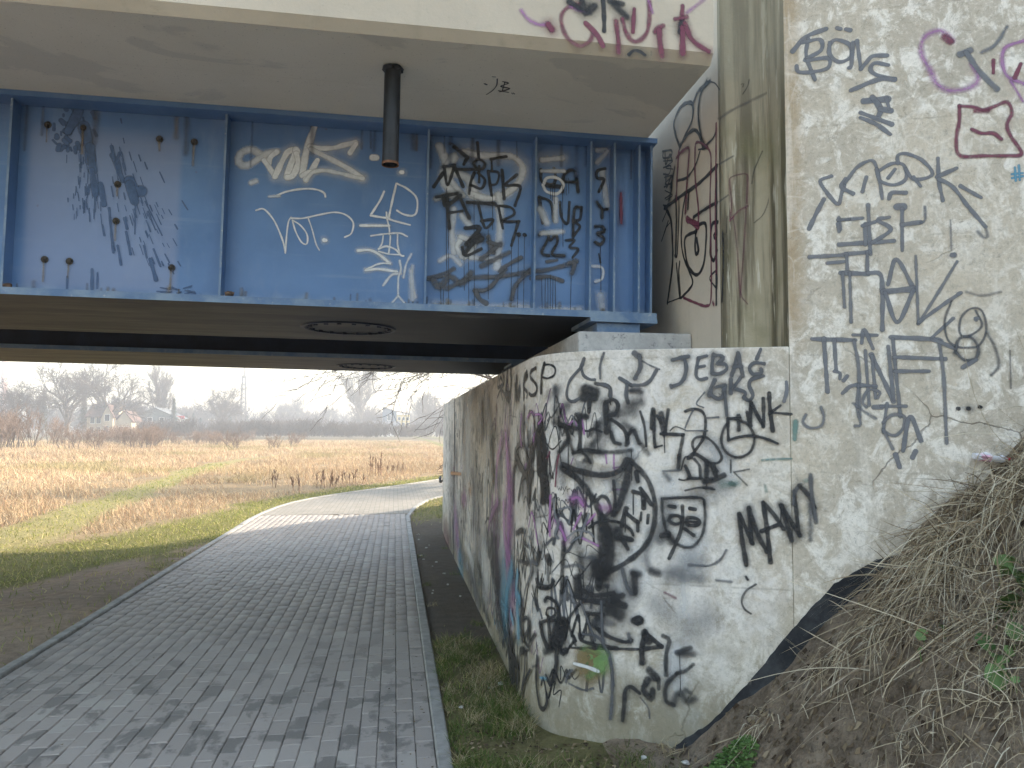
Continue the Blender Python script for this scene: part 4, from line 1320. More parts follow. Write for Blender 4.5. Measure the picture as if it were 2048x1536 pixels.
b 21 0.35 10406,2990 10407,2878 10422,2780
b 23 0.35 10486,2935 10399,2898
b 21 0.35 10407,2887 10467,2845 10532,2744 10605,2640
b 20 0.35 10501,2847 10589,2784
b 25 0.35 9878,2819 9840,2747 9806,2674
b 25 0.35 10181,2805 10195,2833 10257,2829
@W|blue_grey_graffiti|blue grey marker letters, upper row
b 25 0.35 9944,2586 10197,2592
b 21 0.6 9947,2710 10057,2714
b 23 0.4 9947,2720 9950,2662
b 23 0.4 10069,2684 10067,2580
b 23 0.5 10084,2779 10089,2531
b 21 0.4 10056,2675 10113,2691
b 22 0.35 10178,2711 10126,2700 10185,2649 10098,2588
b 42 0.3 10218,2761 10244,2759
b 20 0.4 10239,2750 10234,2543
b 24 0.4 10237,2670 10322,2679
b 19 0.8 10341,2753 10340,2688 10322,2675
b 19 0.6 9942,2711 9995,2712
b 23 0.5 9942,2691 9946,2653
b 12 1 10453,2681 10453,2533
b 31 0.5 10456,2509 10464,2509
b 19 1 10571,2619 10594,2590 10611,2590 10608,2626
@W|blue_grey_graffiti|blue grey marker letters, middle row
b 25 0.5 9805,2530 9974,2532
b 21 0.4 9889,2495 9965,2499
b 25 0.4 9974,2537 10083,2541
b 21 0.5 9979,2537 9981,2441
b 21 0.5 10075,2542 10072,2438
b 26 0.35 9950,2443 10077,2433
b 21 0.6 9959,2442 9964,2271
b 21 0.6 9992,2441 9993,2195
b 25 0.4 10077,2437 10129,2431 10140,2360 10135,2154
b 23 0.35 10166,2377 10207,2498 10280,2354
b 32 0.35 10144,2341 10284,2350
b 22 0.35 10152,2336 10204,2189 10280,2345
b 17 0.6 10294,2512 10297,2178
b 19 0.6 10297,2178 10380,2314 10476,2476
b 20 0.4 10301,2187 10395,2258 10484,2321
b 23 0.3 10478,2318 10487,2323
@W|blue_grey_graffiti|blue grey marker letters, lower row
b 25 0.4 9811,2115 10009,2105
b 23 0.35 9865,2118 9877,1850
b 21 0.35 9913,2108 9919,1962
b 18 0.4 9910,1952 9936,1943 9935,1915
b 21 0.35 9970,1928 9952,1905
b 23 0.6 10004,2101 10023,1960 10022,1728
b 19 0.4 10001,2131 10109,2127
b 21 0.35 10039,2091 10053,2156 10090,2062
b 19 0.5 10055,2053 10067,1783
b 24 0.35 10081,2034 10178,1801
b 21 0.5 10085,2025 10097,1820
b 22 0.4 10159,2070 10178,1811
b 26 0.4 10173,2116 10358,2102 10395,2092
b 22 0.5 10181,2106 10193,1912 10206,1728
b 22 0.4 10187,2018 10413,2005
b 22 0.45 10186,1949 10337,1947
b 22 0.6 10387,2093 10402,1910 10406,1602
b 23 0.4 10358,2102 10456,2055
b 19 0.5 10358,2112 10452,2201
b 22 0.35 9947,1844 9995,1881 10099,1876
b 19 0.7 10021,1886 10010,1774 10026,1691 10000,1682
b 19 0.6 10054,1774 10037,1802 10064,1858 10115,1848 10106,1820
b 28 0.4 10088,1774 10122,1774
b 20 0.5 10122,1779 10232,1778
b 19 0.5 10148,1792 10128,1664
b 21 0.6 10129,1700 10172,1737 10223,1728 10217,1673 10178,1636 10128,1654
b 24 0.4 10214,1564 10248,1728 10295,1610
b 21 0.7 10128,1664 10168,1572
b 26 0.35 10180,1545 10196,1486
b 28 0.3 10269,1560 10255,1532
b 20 0.8 9994,1793 10053,1746 10095,1719
@W|grey_graffiti|grey looped scribble beside the marker letters
g 14 0.7 10446,2284 10414,2193 10424,2101 10464,2064 10522,2058 10563,2071 10593,2143 10576,2234 10527,2245 10485,2200 10479,2127 10515,2113 10574,2161 10551,2235
g 16 0.7 10455,2036 10474,2100 10523,2108 10554,2062 10545,2008 10495,1999 10460,2036
b 23 0.5 10486,1963 10544,1999
g 20 0.9 10597,2124 10627,2060 10641,1970 10607,1925
g 11 1 10691,2041 10689,1862
b 19 0.4 10550,2189 10546,2198 10558,2198
g 16 1.2 10513,2327 10578,2307 10660,2322
@W|faded_graffiti|faint grey hook on the wing wall
b 20 0.7 9773,1737 9759,1700 9790,1672 9843,1681 9857,1728 9845,1775
@W|black_dots|row of three small black dots near the slope
k 20 0.3 10459,1767 10463,1766
k 20 0.3 10503,1767 10507,1766
k 20 0.3 10554,1774 10558,1773
@W|black_graffiti|black capital letters on the wall top near the corner
k 30 0.35 8367,2029 8340,1966 8331,1869
k 15 0.4 8362,2021 8423,2020 8465,1997 8457,1959 8403,1945 8352,1953
k 26 0.35 8259,2012 8175,2000 8149,1972 8225,1938 8276,1906 8261,1866 8189,1858 8123,1872
k 43 0.35 8040,2004 7949,1968 7933,1850
k 27 0.35 8076,1984 7913,1933 8060,1882 8043,1852
k 44 0.35 7591,1951 7636,1856 7777,1928 7739,1858
k 50 0.35 7653,2000 7635,1902
k 42 0.35 7244,2071 7197,2003 7149,1933 7345,1903 7413,1975 7387,2067
k 29 0.35 6766,2069 6740,1985 6991,2001 6880,2053 6826,1996 7046,1931
k 29 0.4 6987,2091 7070,2011 6938,1959
k 24 0.4 6714,1908 6884,1954 6995,1882
k 30 0.35 7098,1921 7299,1855 7391,1914
@W|grey_graffiti|thick grey outline letters with black fill marks
g 26 0.35 8660,2037 8648,2005
g 19 0.35 8639,1989 8575,1926 8551,1861 8562,1822 8594,1810 8632,1826
g 19 0.35 8642,1999 8657,1950 8692,1927 8721,1924
k 70 0.5 8668,1874 8720,1857
k 59 0.5 8657,1831 8715,1830
k 29 0.4 8691,1809 8688,1755
k 24 0.5 8726,1905 8776,1893 8803,1877 8803,1839
g 21 0.45 8737,1899 8776,1896 8806,1871 8806,1829
g 17 0.6 8771,2065 8751,2001 8751,1931
g 31 0.5 8931,2061 8957,2039
g 26 0.45 8957,2045 8962,1986 8935,1928
g 26 0.4 8856,1929 8888,1908 8914,1891
g 23 0.5 8914,1891 8977,1894 9013,1917 9045,1969
g 12 0.7 8972,2018 9019,1991 9060,1974
g 24 0.5 8893,1892 8888,1839 8898,1802
g 32 0.8 8914,1865 8956,1870
@W|black_graffiti|heavy black blurred letters across the wall
k 87 1 8473,1769 8505,1735 8548,1789
k 64 1 8457,1702 8505,1686
k 48 0.9 8465,1891 8481,1813
k 33 0.7 8548,1653 8562,1609 8526,1565 8498,1537
k 29 0.8 8555,1653 8575,1588 8594,1539
k 28 0.6 8498,1686 8613,1664
k 38 0.6 8626,1734 8674,1728
k 31 0.5 8635,1723 8638,1626 8632,1551
k 55 0.9 8697,1637 8742,1691
k 44 0.9 8731,1691 8742,1627 8708,1584
k 24 0.6 8594,1534 8674,1551 8747,1542
k 32 0.8 8697,1541 8764,1542 8834,1543 8913,1554
k 33 0.4 8781,1797 8781,1723 8786,1648
k 23 0.4 8781,1802 8819,1818 8845,1791 8835,1749 8802,1733
k 23 0.5 8802,1717 8850,1686 8882,1649 8897,1591
k 23 0.6 8808,1648 8823,1596 8855,1585
k 84 1.1 8850,1744 8924,1754
k 69 1 8903,1796 8961,1807
k 53 1 8877,1691 8913,1665
k 42 0.9 8914,1860 8966,1854
k 23 0.6 8887,1580 8897,1628 8913,1654
k 26 0.6 8929,1654 8954,1591
k 16 0.5 8960,1754 8981,1681 8990,1576
k 31 1.1 8965,1586 9001,1534
k 17 0.7 8638,1545 8674,1519 8697,1483
k 32 1 8656,1492 8685,1498
g 98 1.3 8423,1848 8490,1874
b 89 1.4 8505,1472 8519,1380
@W|black_graffiti|tall narrow filled black spikes at the rounded corner
k 54 0.4 8316,1686 8263,1595 8142,1446
k 76 0.4 8322,1681 8317,1567 8317,1425
k 62 0.4 8329,1681 8369,1568 8384,1428 8405,1274
k 80 0.4 8317,1567 8354,1427 8355,1270
k 97 0.5 8210,1518 8086,1413
k 37 0.4 8085,1485 7976,1554 7786,1563 7623,1520 7625,1468 7828,1419 8086,1395
k 81 0.4 7666,1489 7542,1352 7546,1200
k 45 0.4 8086,1407 7868,1340 7754,1218
k 55 0.4 7707,1477 7905,1416 8144,1340 8145,1252
k 93 0.5 8193,1413 8144,1328 8118,1250
k 24 0.4 8265,1319 8230,1259
@W|black_graffiti|outlined number ten in black and pink
k 51 0.35 7964,1794 7937,1683 7957,1569
k 24 0.4 8138,1765 8081,1694 8100,1586 8141,1557 8227,1606 8244,1693 8208,1757 8138,1765
p 18 0.7 8080,1730 8190,1763 8226,1745
p 21 0.7 8261,1745 8329,1743 8342,1715 8303,1692
p 71 0.8 7860,1740 7823,1646 7863,1570
p 23 0.7 8245,1635 8227,1594
@W|pink_graffiti|thin pink and crimson strokes under the black letters
m 14 0.5 8498,1521 8482,1460 8470,1350
m 18 0.6 8424,1535 8404,1502
p 13 0.8 8780,1527 8785,1484
p 14 0.8 8823,1527 8823,1469 8828,1448
p 9 0.8 8818,1459 8902,1476
p 14 0.8 8817,1348 8875,1350
p 11 0.9 8594,1507 8582,1474
@W|black_scribble|small handwritten black marker lines
k 4 0.2 8490,1351 8498,1329 8505,1346 8514,1328 8519,1352
k 4 0.2 8527,1347 8537,1329
k 4 0.2 8551,1354 8527,1309
k 4 0.2 8558,1327 8558,1338 8575,1342
k 4 0.2 8582,1339 8591,1326 8600,1343
k 4 0.2 8607,1341 8616,1325 8625,1341
k 3 0.2 8632,1334 8644,1342 8641,1318
k 3 0.2 8647,1321 8653,1337 8662,1319
k 4 0.2 8498,1291 8486,1285 8498,1278
@W|dark_graffiti|dark grey capital letters along the wall top
g 23 0.3 9128,2021 9166,2030 9207,2038
g 21 0.3 9189,2020 9196,1978 9186,1931 9165,1900 9124,1884
g 18 0.4 9116,1890 9121,1879
g 20 0.35 9258,2029 9247,1977 9246,1935 9266,1917 9297,1924
g 18 0.4 9258,2029 9298,2039
g 18 0.4 9252,1982 9287,1987
g 20 0.35 9333,2048 9325,1997 9325,1950
g 19 0.35 9333,2043 9373,2037 9378,2022 9348,1996 9387,1996 9397,1970 9362,1947 9327,1947
g 22 0.3 9453,2051 9442,2000 9421,1938
g 22 0.3 9453,2051 9462,2000 9476,1933
g 18 0.35 9432,1982 9471,1982
g 20 0.3 9579,1995 9531,1999 9508,1973 9525,1942 9564,1947 9564,1967
g 21 0.3 9563,2067 9543,2019
@W|dark_graffiti|second row of dark grey letters
g 25 0.4 9337,1914 9321,1877 9311,1836
g 22 0.4 9311,1847 9346,1820 9376,1831 9386,1887
g 17 0.5 9341,1877 9381,1887
g 22 0.35 9416,1918 9415,1846
g 18 0.4 9466,1928 9426,1871
g 21 0.4 9426,1871 9484,1851 9479,1825
g 22 0.4 9479,1825 9503,1809 9523,1835 9505,1886 9520,1917 9574,1932
@W|black_graffiti|black underlined letters with a ring below
g 17 0.5 9386,1846 9394,1733
k 18 0.4 9399,1718 9458,1718
k 17 0.4 9399,1712 9400,1615
k 22 0.5 9451,1733 9452,1661
k 15 0.4 9400,1608 9437,1621 9491,1631 9550,1626 9598,1611 9636,1594
k 22 0.4 9493,1748 9504,1702 9511,1682
k 20 0.4 9513,1799 9507,1702
k 20 0.4 9518,1789 9541,1738 9570,1682
k 21 0.4 9572,1819 9573,1733 9570,1677
k 24 0.35 9601,1845 9603,1773 9615,1657
k 17 0.4 9600,1743 9653,1783
k 15 0.4 9610,1748 9705,1740
b 20 0.4 9684,1900 9686,1859 9671,1804
k 15 0.6 9458,1707 9492,1692 9521,1646 9525,1601 9505,1550 9460,1524 9416,1529 9377,1564 9366,1615 9379,1666 9399,1697
@W|black_graffiti|black angular monogram with a bowed line
k 31 0.5 9026,1764 9020,1670
k 18 0.4 9031,1754 9030,1639 9035,1571
k 12 0.5 9035,1569 9071,1579
k 36 0.5 9067,1743 9076,1681 9081,1639
k 20 0.5 9103,1764 9086,1639
k 16 0.5 9046,1733 9066,1691
k 21 0.4 9066,1639 9178,1635
k 20 0.5 9178,1635 9167,1578 9157,1531
k 17 0.4 9189,1754 9225,1767 9265,1759 9285,1733 9289,1681 9278,1620 9253,1578 9227,1542
g 12 0.5 9230,1764 9209,1723 9188,1671
g 13 0.6 9295,1720 9354,1725
k 9 0.6 9112,1655 9138,1676 9188,1660
g 9 0.6 9188,1655 9299,1656
g 10 0.6 9280,1774 9245,1795 9286,1852
k 15 0.5 9233,1547 9223,1588 9238,1619 9283,1625 9323,1599 9352,1559 9367,1518 9342,1492 9292,1497
k 22 0.4 9202,1516 9232,1537 9272,1517 9307,1487 9341,1451
k 22 0.5 9157,1526 9151,1464
k 11 0.5 9166,1459 9187,1521 9222,1516
k 22 0.5 9187,1475 9211,1418
k 17 0.4 9201,1413 9266,1414
k 17 0.5 9232,1511 9257,1476 9261,1419
k 25 0.5 9292,1502 9291,1399
k 25 0.5 9322,1487 9336,1431
k 35 0.5 9281,1399 9331,1410 9376,1431
k 12 0.5 9156,1407 9181,1403 9211,1413
g 15 0.8 9075,1447 9161,1454
g 31 1 9080,1437 9105,1406
k 11 0.6 9185,1351 9261,1368 9330,1359
k 17 0.6 9276,1369 9316,1364
k 12 0.7 9411,1508 9410,1447
k 12 0.8 9425,1448 9499,1464
k 12 0.9 9430,1443 9488,1383
k 31 0.7 9410,1391 9424,1387
t 15 0.8 9562,1510 9630,1516 9702,1519
t 29 0.6 9724,1703 9718,1617
t 46 1.3 9370,1386 9439,1392
t 24 1.2 9761,1408 9776,1413
t 19 1.2 9575,1385 9579,1355
@W|black_graffiti|slanted black capital letters alone on bare concrete
k 25 0.4 9448,1239 9460,1117 9479,989
k 24 0.45 9449,1239 9484,1159 9510,1095
k 24 0.45 9495,1272 9506,1103
k 27 0.5 9497,1264 9534,1144 9579,1057
k 26 0.4 9564,1298 9581,1162 9594,1006
k 24 0.45 9564,1298 9613,1243 9658,1172
k 22 0.4 9554,1157 9643,1196
k 26 0.45 9649,1288 9674,1197 9696,1118
k 24 0.5 9649,1288 9697,1205 9734,1143
k 21 0.5 9711,1358 9721,1246 9730,1143
g 21 0.7 9706,1294 9715,1358 9742,1391
k 24 0.5 9735,1387 9776,1343 9805,1280
g 26 0.6 9789,1440 9794,1328 9811,1209
g 30 0.9 9786,1296 9783,1121
@W|black_graffiti|black outlined mask face with two filled eyes
k 15 0.4 9068,1307 9170,1315 9267,1314 9279,1283
k 16 0.7 9279,1291 9282,1209 9265,1127 9216,1068 9152,1074 9095,1129 9071,1228 9068,1303
k 20 0.3 9105,1270 9133,1267
k 20 0.3 9206,1261 9234,1257
k 18 0.3 9112,1221 9102,1196 9136,1179 9165,1194 9153,1220 9116,1223
k 20 0.3 9189,1190 9198,1213 9242,1210 9256,1192 9238,1177 9201,1176 9189,1190
k 13 0.4 9202,1195 9242,1192
k 21 0.35 9170,1272 9171,1214 9161,1148 9136,1081 9102,1006
k 20 0.35 9181,1157 9225,1126
k 33 0.4 9066,1120 9099,1130
k 50 0.8 9111,1105 9119,1089
g 16 0.7 9199,977 9296,977 9352,1008 9384,1058
@W|grey_graffiti|faint grey smudges low on the wall
k 16 0.5 9477,929 9484,917
k 13 0.6 9523,895 9476,860 9455,811 9467,772 9497,750
g 19 0.9 9335,906 9406,901
m 17 1 9077,833 9133,807
g 50 1.3 9005,1143 8987,977 9036,929
g 74 1.4 9110,933 9255,906
b 159 1.5 9224,987 9118,917
b 204 1.6 9277,705 9196,660
b 135 1.6 9035,773 9084,735
@W|black_graffiti|huge thick black arrow shaped drawing
k 42 0.5 8521,1453 8601,1416 8690,1325 8740,1249 8764,1148
k 35 0.45 8532,1470 8656,1434 8773,1422 8853,1447 8892,1502
k 42 0.5 8907,1494 8883,1370 8852,1276 8820,1221
k 30 0.5 8915,1494 8991,1410 9029,1303 9028,1181 8997,1088 8928,1009 8819,935 8756,908
k 72 0.5 8764,1187 8772,1071 8764,955
k 63 0.6 8788,1142 8804,1019 8788,926
k 48 0.5 8756,916 8739,837
k 64 0.7 8723,968 8723,906 8772,901
k 34 0.7 8739,845 8787,849
k 16 0.4 8690,1144 8732,1174 8789,1185 8851,1179 8905,1147 8921,1116
k 21 0.5 8732,1287 8757,1312 8789,1297 8805,1243 8773,1211 8748,1233
k 19 0.5 8821,1392 8829,1298 8824,1221
k 29 0.4 8542,1438 8601,1408
@W|black_graffiti|short thick black marks inside the arrow drawing
k 26 0.35 8938,1440 8945,1394
k 26 0.35 8922,1340 8968,1325 8975,1279
k 26 0.35 8960,1356 9013,1276
k 26 0.35 8975,1287 8975,1256
k 26 0.35 8887,1254 8867,1191 8863,1160
k 27 0.35 8883,1230 8944,1182
k 20 0.35 8944,1186 8944,1140
k 15 0.3 8963,1233 8959,1194
k 17 0.3 8998,1222 8994,1180
k 54 0.5 8843,1137 8843,1106
k 26 0.35 8851,1106 8913,1093
k 24 0.4 8867,1091 8893,1046
@W|black_graffiti|blurred black figures low on the wall
k 35 0.6 8532,1052 8527,932 8521,789
k 54 1 8638,992 8642,898
k 56 0.5 8619,872 8628,787
k 28 0.5 8655,814 8723,797 8819,813
k 100 1 8723,983 8739,907
g 23 1 8655,985 8723,991
g 21 0.8 8542,926 8619,943 8664,924
k 38 0.6 8927,918 8927,827
k 46 0.8 8920,925 8950,919
g 24 0.7 8866,938 8889,855 8911,818
k 46 0.9 9011,937 9049,931
k 19 0.6 8601,776 8723,759 8850,777
k 46 0.5 8723,767 8819,767 8873,755
k 71 0.6 8803,728 8849,708
k 33 0.6 8819,790 8865,808
k 26 0.5 8672,699 8763,701
k 21 0.5 8681,693 8697,602 8722,506
k 32 0.6 8739,684 8714,650 8755,609
k 23 0.5 8714,643 8787,596 8872,573 8910,583
g 23 0.7 8895,613 8903,575
g 38 1.1 8723,659 8818,660
k 22 0.5 8637,586 8646,557 8722,544 8833,540
g 19 0.6 8655,589 8722,590 8763,563
k 17 0.5 8582,508 8770,530 8940,540
k 38 0.4 8522,473 8552,487
k 25 0.5 8501,500 8532,467
k 21 0.6 8563,637 8610,528
k 16 0.7 8558,644 8637,742 8689,771
g 17 0.6 8642,758 8722,567
g 18 0.5 8755,769 8763,571 8786,513 8810,424 8809,273 8801,182
g 16 0.5 8770,549 8802,484 8817,349
k 45 0.5 8926,682 8956,684
k 15 0.4 8918,690 8949,706 8964,685 8941,664 8918,682
@W|black_graffiti|black tag with long hooks near the ground
k 23 0.35 8386,718 8415,743 8477,726 8501,667 8489,625
k 17 0.35 8400,648 8415,683 8465,692 8477,662 8429,637 8400,656
k 19 0.4 8340,586 8401,615 8501,635
k 36 0.4 8340,586 8371,520 8416,474
k 34 0.4 8422,636 8429,557 8441,480
k 94 0.5 8501,611 8477,535
k 67 0.5 8532,632 8501,556 8465,501
k 50 0.5 8542,642 8532,569
k 55 0.8 8386,443 8453,474
k 27 0.4 8483,489 8483,386 8460,309 8435,287 8401,318
k 27 0.3 8303,397 8294,256 8332,146 8373,134 8409,177 8405,223
g 16 0.6 8552,323 8563,364 8591,393
g 14 0.6 8573,320 8655,304 8713,321
k 19 0.6 8532,632 8552,620 8532,530 8511,487
c 24 1 8341,294 8401,306
k 24 1 8238,322 8303,348
@W|black_graffiti|small dripping black smile beside the corner
k 53 0.35 8414,958 8428,936
k 9 0.2 8397,931 8394,866
k 9 0.2 8411,933 8412,836
k 8 0.2 8425,935 8426,822
k 7 0.2 8440,937 8436,872
k 28 0.35 8291,815 8320,787 8385,787 8441,808 8462,840
k 27 0.45 8329,789 8435,803
k 43 0.4 8323,970 8316,940
k 18 0.3 8235,772 8273,712 8306,653
k 13 0.3 8222,727 8261,710 8292,774
@W|dark_graffiti|dense thin black scrawl on the rounded corner
k 31 0.35 7885,876 7993,946 8099,910 8139,882 7885,857
k 34 0.35 7708,998 7937,1046 7884,939
k 26 0.35 8096,1075 7992,1000 8138,977
k 30 0.35 8193,1036 8259,927
g 33 0.5 8300,908 8207,902 8208,834 8051,701 7974,579
k 25 0.35 7921,495 8104,565 8163,520 8003,428 7895,417
k 61 0.35 7947,573 7921,478 7977,403
k 57 0.35 8163,545 8145,464
k 18 0.35 8274,513 8145,413
k 16 0.35 8004,401 8184,407 8005,341
k 56 0.4 7871,214 7897,311 8057,346 8034,210 7903,28
k 23 0.4 8199,294 8009,150
k 70 0.4 7571,315 7542,192 7786,188 7760,71
k 85 0.4 7337,374 7409,253 7607,116 7611,-15
k 72 0.4 7045,337 7199,239 7128,148
k 74 0.35 7605,191 7670,88
k 70 0.4 7235,248 7412,156 7482,30
k 40 0.4 7834,602 7919,584
k 93 0.4 7512,126 7547,12
@W|blue_graffiti|patches of light blue spray at the corner
c 563 1 7185,649 7116,489
c 205 0.8 7527,740 7330,574 7265,418
c 118 0.7 7773,755 7717,633 7862,617
c 202 0.8 7778,535 7810,414
c 99 1.2 7041,431 7334,444
c 88 0.7 7503,453 7599,418
@W|green_graffiti|round green and brown paint blot with a white bar
y 141 0.6 8663,467 8705,450
n 143 0.6 8705,480 8738,454
y 128 0.8 8655,404 8697,380
n 44 1.2 8688,378 8730,415
w 21 0.5 8605,430 8672,426 8738,412
@W|dark_graffiti|dark blurred letters at the foot of the wall
k 30 0.4 8979,633 8963,549 8963,474
k 54 0.4 8979,618 8994,589
k 26 0.4 8986,618 9061,563
k 25 0.4 9061,563 8956,541
k 27 0.6 9069,616 9099,595 9083,520 9082,423
k 32 0.7 9135,538 9202,565
k 44 0.8 9150,531 9217,536
k 24 0.7 9216,484 9179,452 9135,434
k 25 0.6 9135,434 9082,371 9081,296 9118,277
k 47 0.5 9000,439 9030,404
k 38 0.5 8992,394 8970,340 9007,298 9015,343
k 25 0.6 9045,398 9045,353
k 23 0.5 8947,323 8909,350 8879,332 8870,242 8863,181
g 11 0.7 8954,301 8992,252 8999,201
k 44 0.9 9119,299 9149,346 9178,304 9222,315
k 31 0.9 9178,356 9200,343
@W|purple_graffiti|purple and pink tangled lines behind the black drawing
p 25 0.6 8440,1295 8434,1180 8434,1082
p 23 0.6 8477,1168 8521,1123 8552,1070
p 17 0.7 8647,1220 8601,1130
p 18 0.8 8656,1087 8724,1061 8740,1054
p 25 0.7 8582,1288 8629,1298 8656,1260
p 19 0.8 8724,1217 8673,1159
b 25 0.6 8464,1280 8476,1200 8500,1146 8477,1095 8500,1073
b 16 0.6 8563,1079 8619,1124 8690,1121 8715,1099
b 19 0.6 8690,1215 8656,1134 8638,1086
b 14 0.7 8582,1057 8638,1094
b 14 0.6 8500,1226 8582,1240 8573,1160
p 47 1.2 8765,1257 8789,1251
@W|black_scribble|two more small handwritten black marker lines
k 5 0.25 8494,1290 8482,1281 8494,1274
k 5 0.25 8511,1287 8511,1275
k 6 0.25 8547,1262 8552,1286 8568,1267 8582,1292 8587,1260
k 4 0.25 8596,1269 8587,1252 8601,1249 8606,1261
k 5 0.25 8620,1282 8620,1242
k 4 0.25 8610,1262 8629,1267
k 4 0.25 8638,1236 8633,1251 8647,1244
@W|purple_graffiti|tall thin purple strokes on the side wall
p 136 0.7 7239,1605 7353,1387 7412,1175 7369,863 7320,763
p 169 0.8 7143,1118 7206,902 7423,811
p 100 0.8 6842,1124 6371,935 6301,853
p 413 1.1 7409,1267 7416,1053
p 173 1 7009,1586 6766,1410
@W|black_graffiti|weathered dark grey washes on the side wall
g 689 1.2 6592,784 6802,543
k 319 1.2 5990,737 6597,679 6866,521
g 1045 1.3 5239,914 5458,623
g 377 1.2 6093,1866 6413,1616
k 318 1 5570,1882 5765,1673
g 179 1.2 4360,1921 5056,2056
k 221 0.8 6417,1524 6501,1273
g 1457 1.4 1993,872 2446,490
g 316 1.3 3515,294 4862,134
k 153 0.9 5471,417 6178,239
k 132 0.8 6461,586 6871,389 7116,251
k 89 0.8 5852,169 6338,93
k 184 0.8 4849,311 5295,91
b 399 1.2 5077,219 5492,91
k 113 0.8 6746,328 7002,158
m 409 1.3 654,149 1654,83
c 412 1.3 3372,139 3839,63
p 571 1.3 2817,532 3185,355
w 819 1.2 4502,1724 4404,1386
w 523 1.2 5998,584 6168,424
w 221 1.2 4481,437 5068,348
@W|orange_graffiti|small rusty orange mark on the side wall
o 63 0.8 1968,1067 3587,1147
o 122 1.3 4555,1059 4795,1031"""

# ------------------------------------------------------------------ abutment
abut = empty('abutment', (.9, 4.2, 0), 'graffiti covered concrete bridge abutment with rounded corner and tall wing wall', 'abutment')
low = [tuple(p) for p in PROF[:-1]] + [(1.953, 3.782 - .19 + .392 * .001)]
SEAT = 2.08
yw = lambda x: PB[1] + (x - PB[0]) * DW[1] / DW[0]
low[-1] = (1.953, yw(1.953))
poly = low + [(2.3, 4.4), (2.3, 12.6)]
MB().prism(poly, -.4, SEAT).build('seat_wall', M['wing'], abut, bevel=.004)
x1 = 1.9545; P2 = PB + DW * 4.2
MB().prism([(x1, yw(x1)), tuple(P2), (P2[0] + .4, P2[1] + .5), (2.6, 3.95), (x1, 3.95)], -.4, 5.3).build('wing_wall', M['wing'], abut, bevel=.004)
ww = abut.children[-1] if False else bpy.data.objects['wing_wall']
ww.data.materials.append(M['recess'])
for pg in ww.data.polygons:
    if pg.normal.x < -.9: pg.material_index = 1
MB().prism([(1.73, 3.782 + .392 * (1.954 - 1.73)), (1.97, 3.782 - .392 * .016), (1.97, 4.4), (1.736, 4.4)], SEAT - .2, 5.2).build('recess_wall', M['recess'], abut)
MB().box(1.73, 2.3, 3.90, 12.6, SEAT - .3, 5.1).build('back_wall', M['backwall'], abut)
MB().box(1.04, 1.728, 4.30, 12.4, SEAT + .001, 2.228).build('bearing_plinth', M['plinth'], abut, bevel=.012)
MB().box(.780, .80, 10.17, 10.20, .0, SEAT - .002).build('joint_seal', M['bitumen'], abut)
# dark bitumen coat just above the soil line of the wing wall
bt = [(9.02, .06, .0), (9.12, .16, .1), (9.20, .22, .13), (9.28, .27, .13), (9.38, .38, .22), (9.50, .52, .33), (9.63, .69, .47), (9.76, .85, .62), (9.88, .99, .76), (9.98, 1.06, .90), (10.08, 1.12, 1.0), (10.20, 1.15, 1.0), (10.3, 1.1, 1.0)]
V, F = [], []
rb = random.Random(3)
sb = np.linspace(bt[0][0], bt[-1][0], 60)
for i, s in enumerate(sb):
    t1 = np.interp(s, [q[0] for q in bt], [q[1] for q in bt]) - .085 + rb.uniform(-.005, .005)
    x, y, nx, ny = prof_at(np.array([s]))
    for z in (t1, t1 - .45): V.append((x[0] + nx[0] * .004, y[0] + ny[0] * .004, z))
    if i: F.append((2 * i - 2, 2 * i - 1, 2 * i + 1, 2 * i))
mesh_obj('bitumen_coating', V, F, M['bitumen'], abut)

# ------------------------------------------------------------------ bridge
BZ = 2.33; BX = 1.55
bridge = empty('bridge', (BX, 0, BZ), 'bridge deck of beige concrete on blue steel box girders', 'bridge')
bridge.rotation_euler = (0, .012, 0)
XL = -26.0
b = bridge
MB().box(XL, -.05, 3.502, 10.598, 1.12, 1.45).build('deck_slab', M['soffit'], b, False)
def extrude_x(prof, x0, x1):
    n = len(prof)
    v = [(x0, p[0], p[1]) for p in prof] + [(x1, p[0], p[1]) for p in prof]
    f = [tuple(range(n)), tuple(range(2 * n - 1, n - 1, -1))] + [(i, n + i, n + (i + 1) % n, (i + 1) % n) for i in range(n)]
    return v, f
fa = [(3.50, 1.12), (3.46, 1.165), (3.46, 2.0), (3.72, 2.0), (3.72, 1.452), (3.50, 1.452)]  # parapet top is out of view, raised this far to block the sun
v, f = extrude_x(fa, XL, -.05); pa = mesh_obj('parapet', v, f, M['fascia'], b, False)
v, f = extrude_x([(14.1 - y, z) for y, z in fa][::-1], XL, -.05); mesh_obj('parapet', v, f, M['fascia'], b, False)  # unseen far parapet, same sun-blocking height
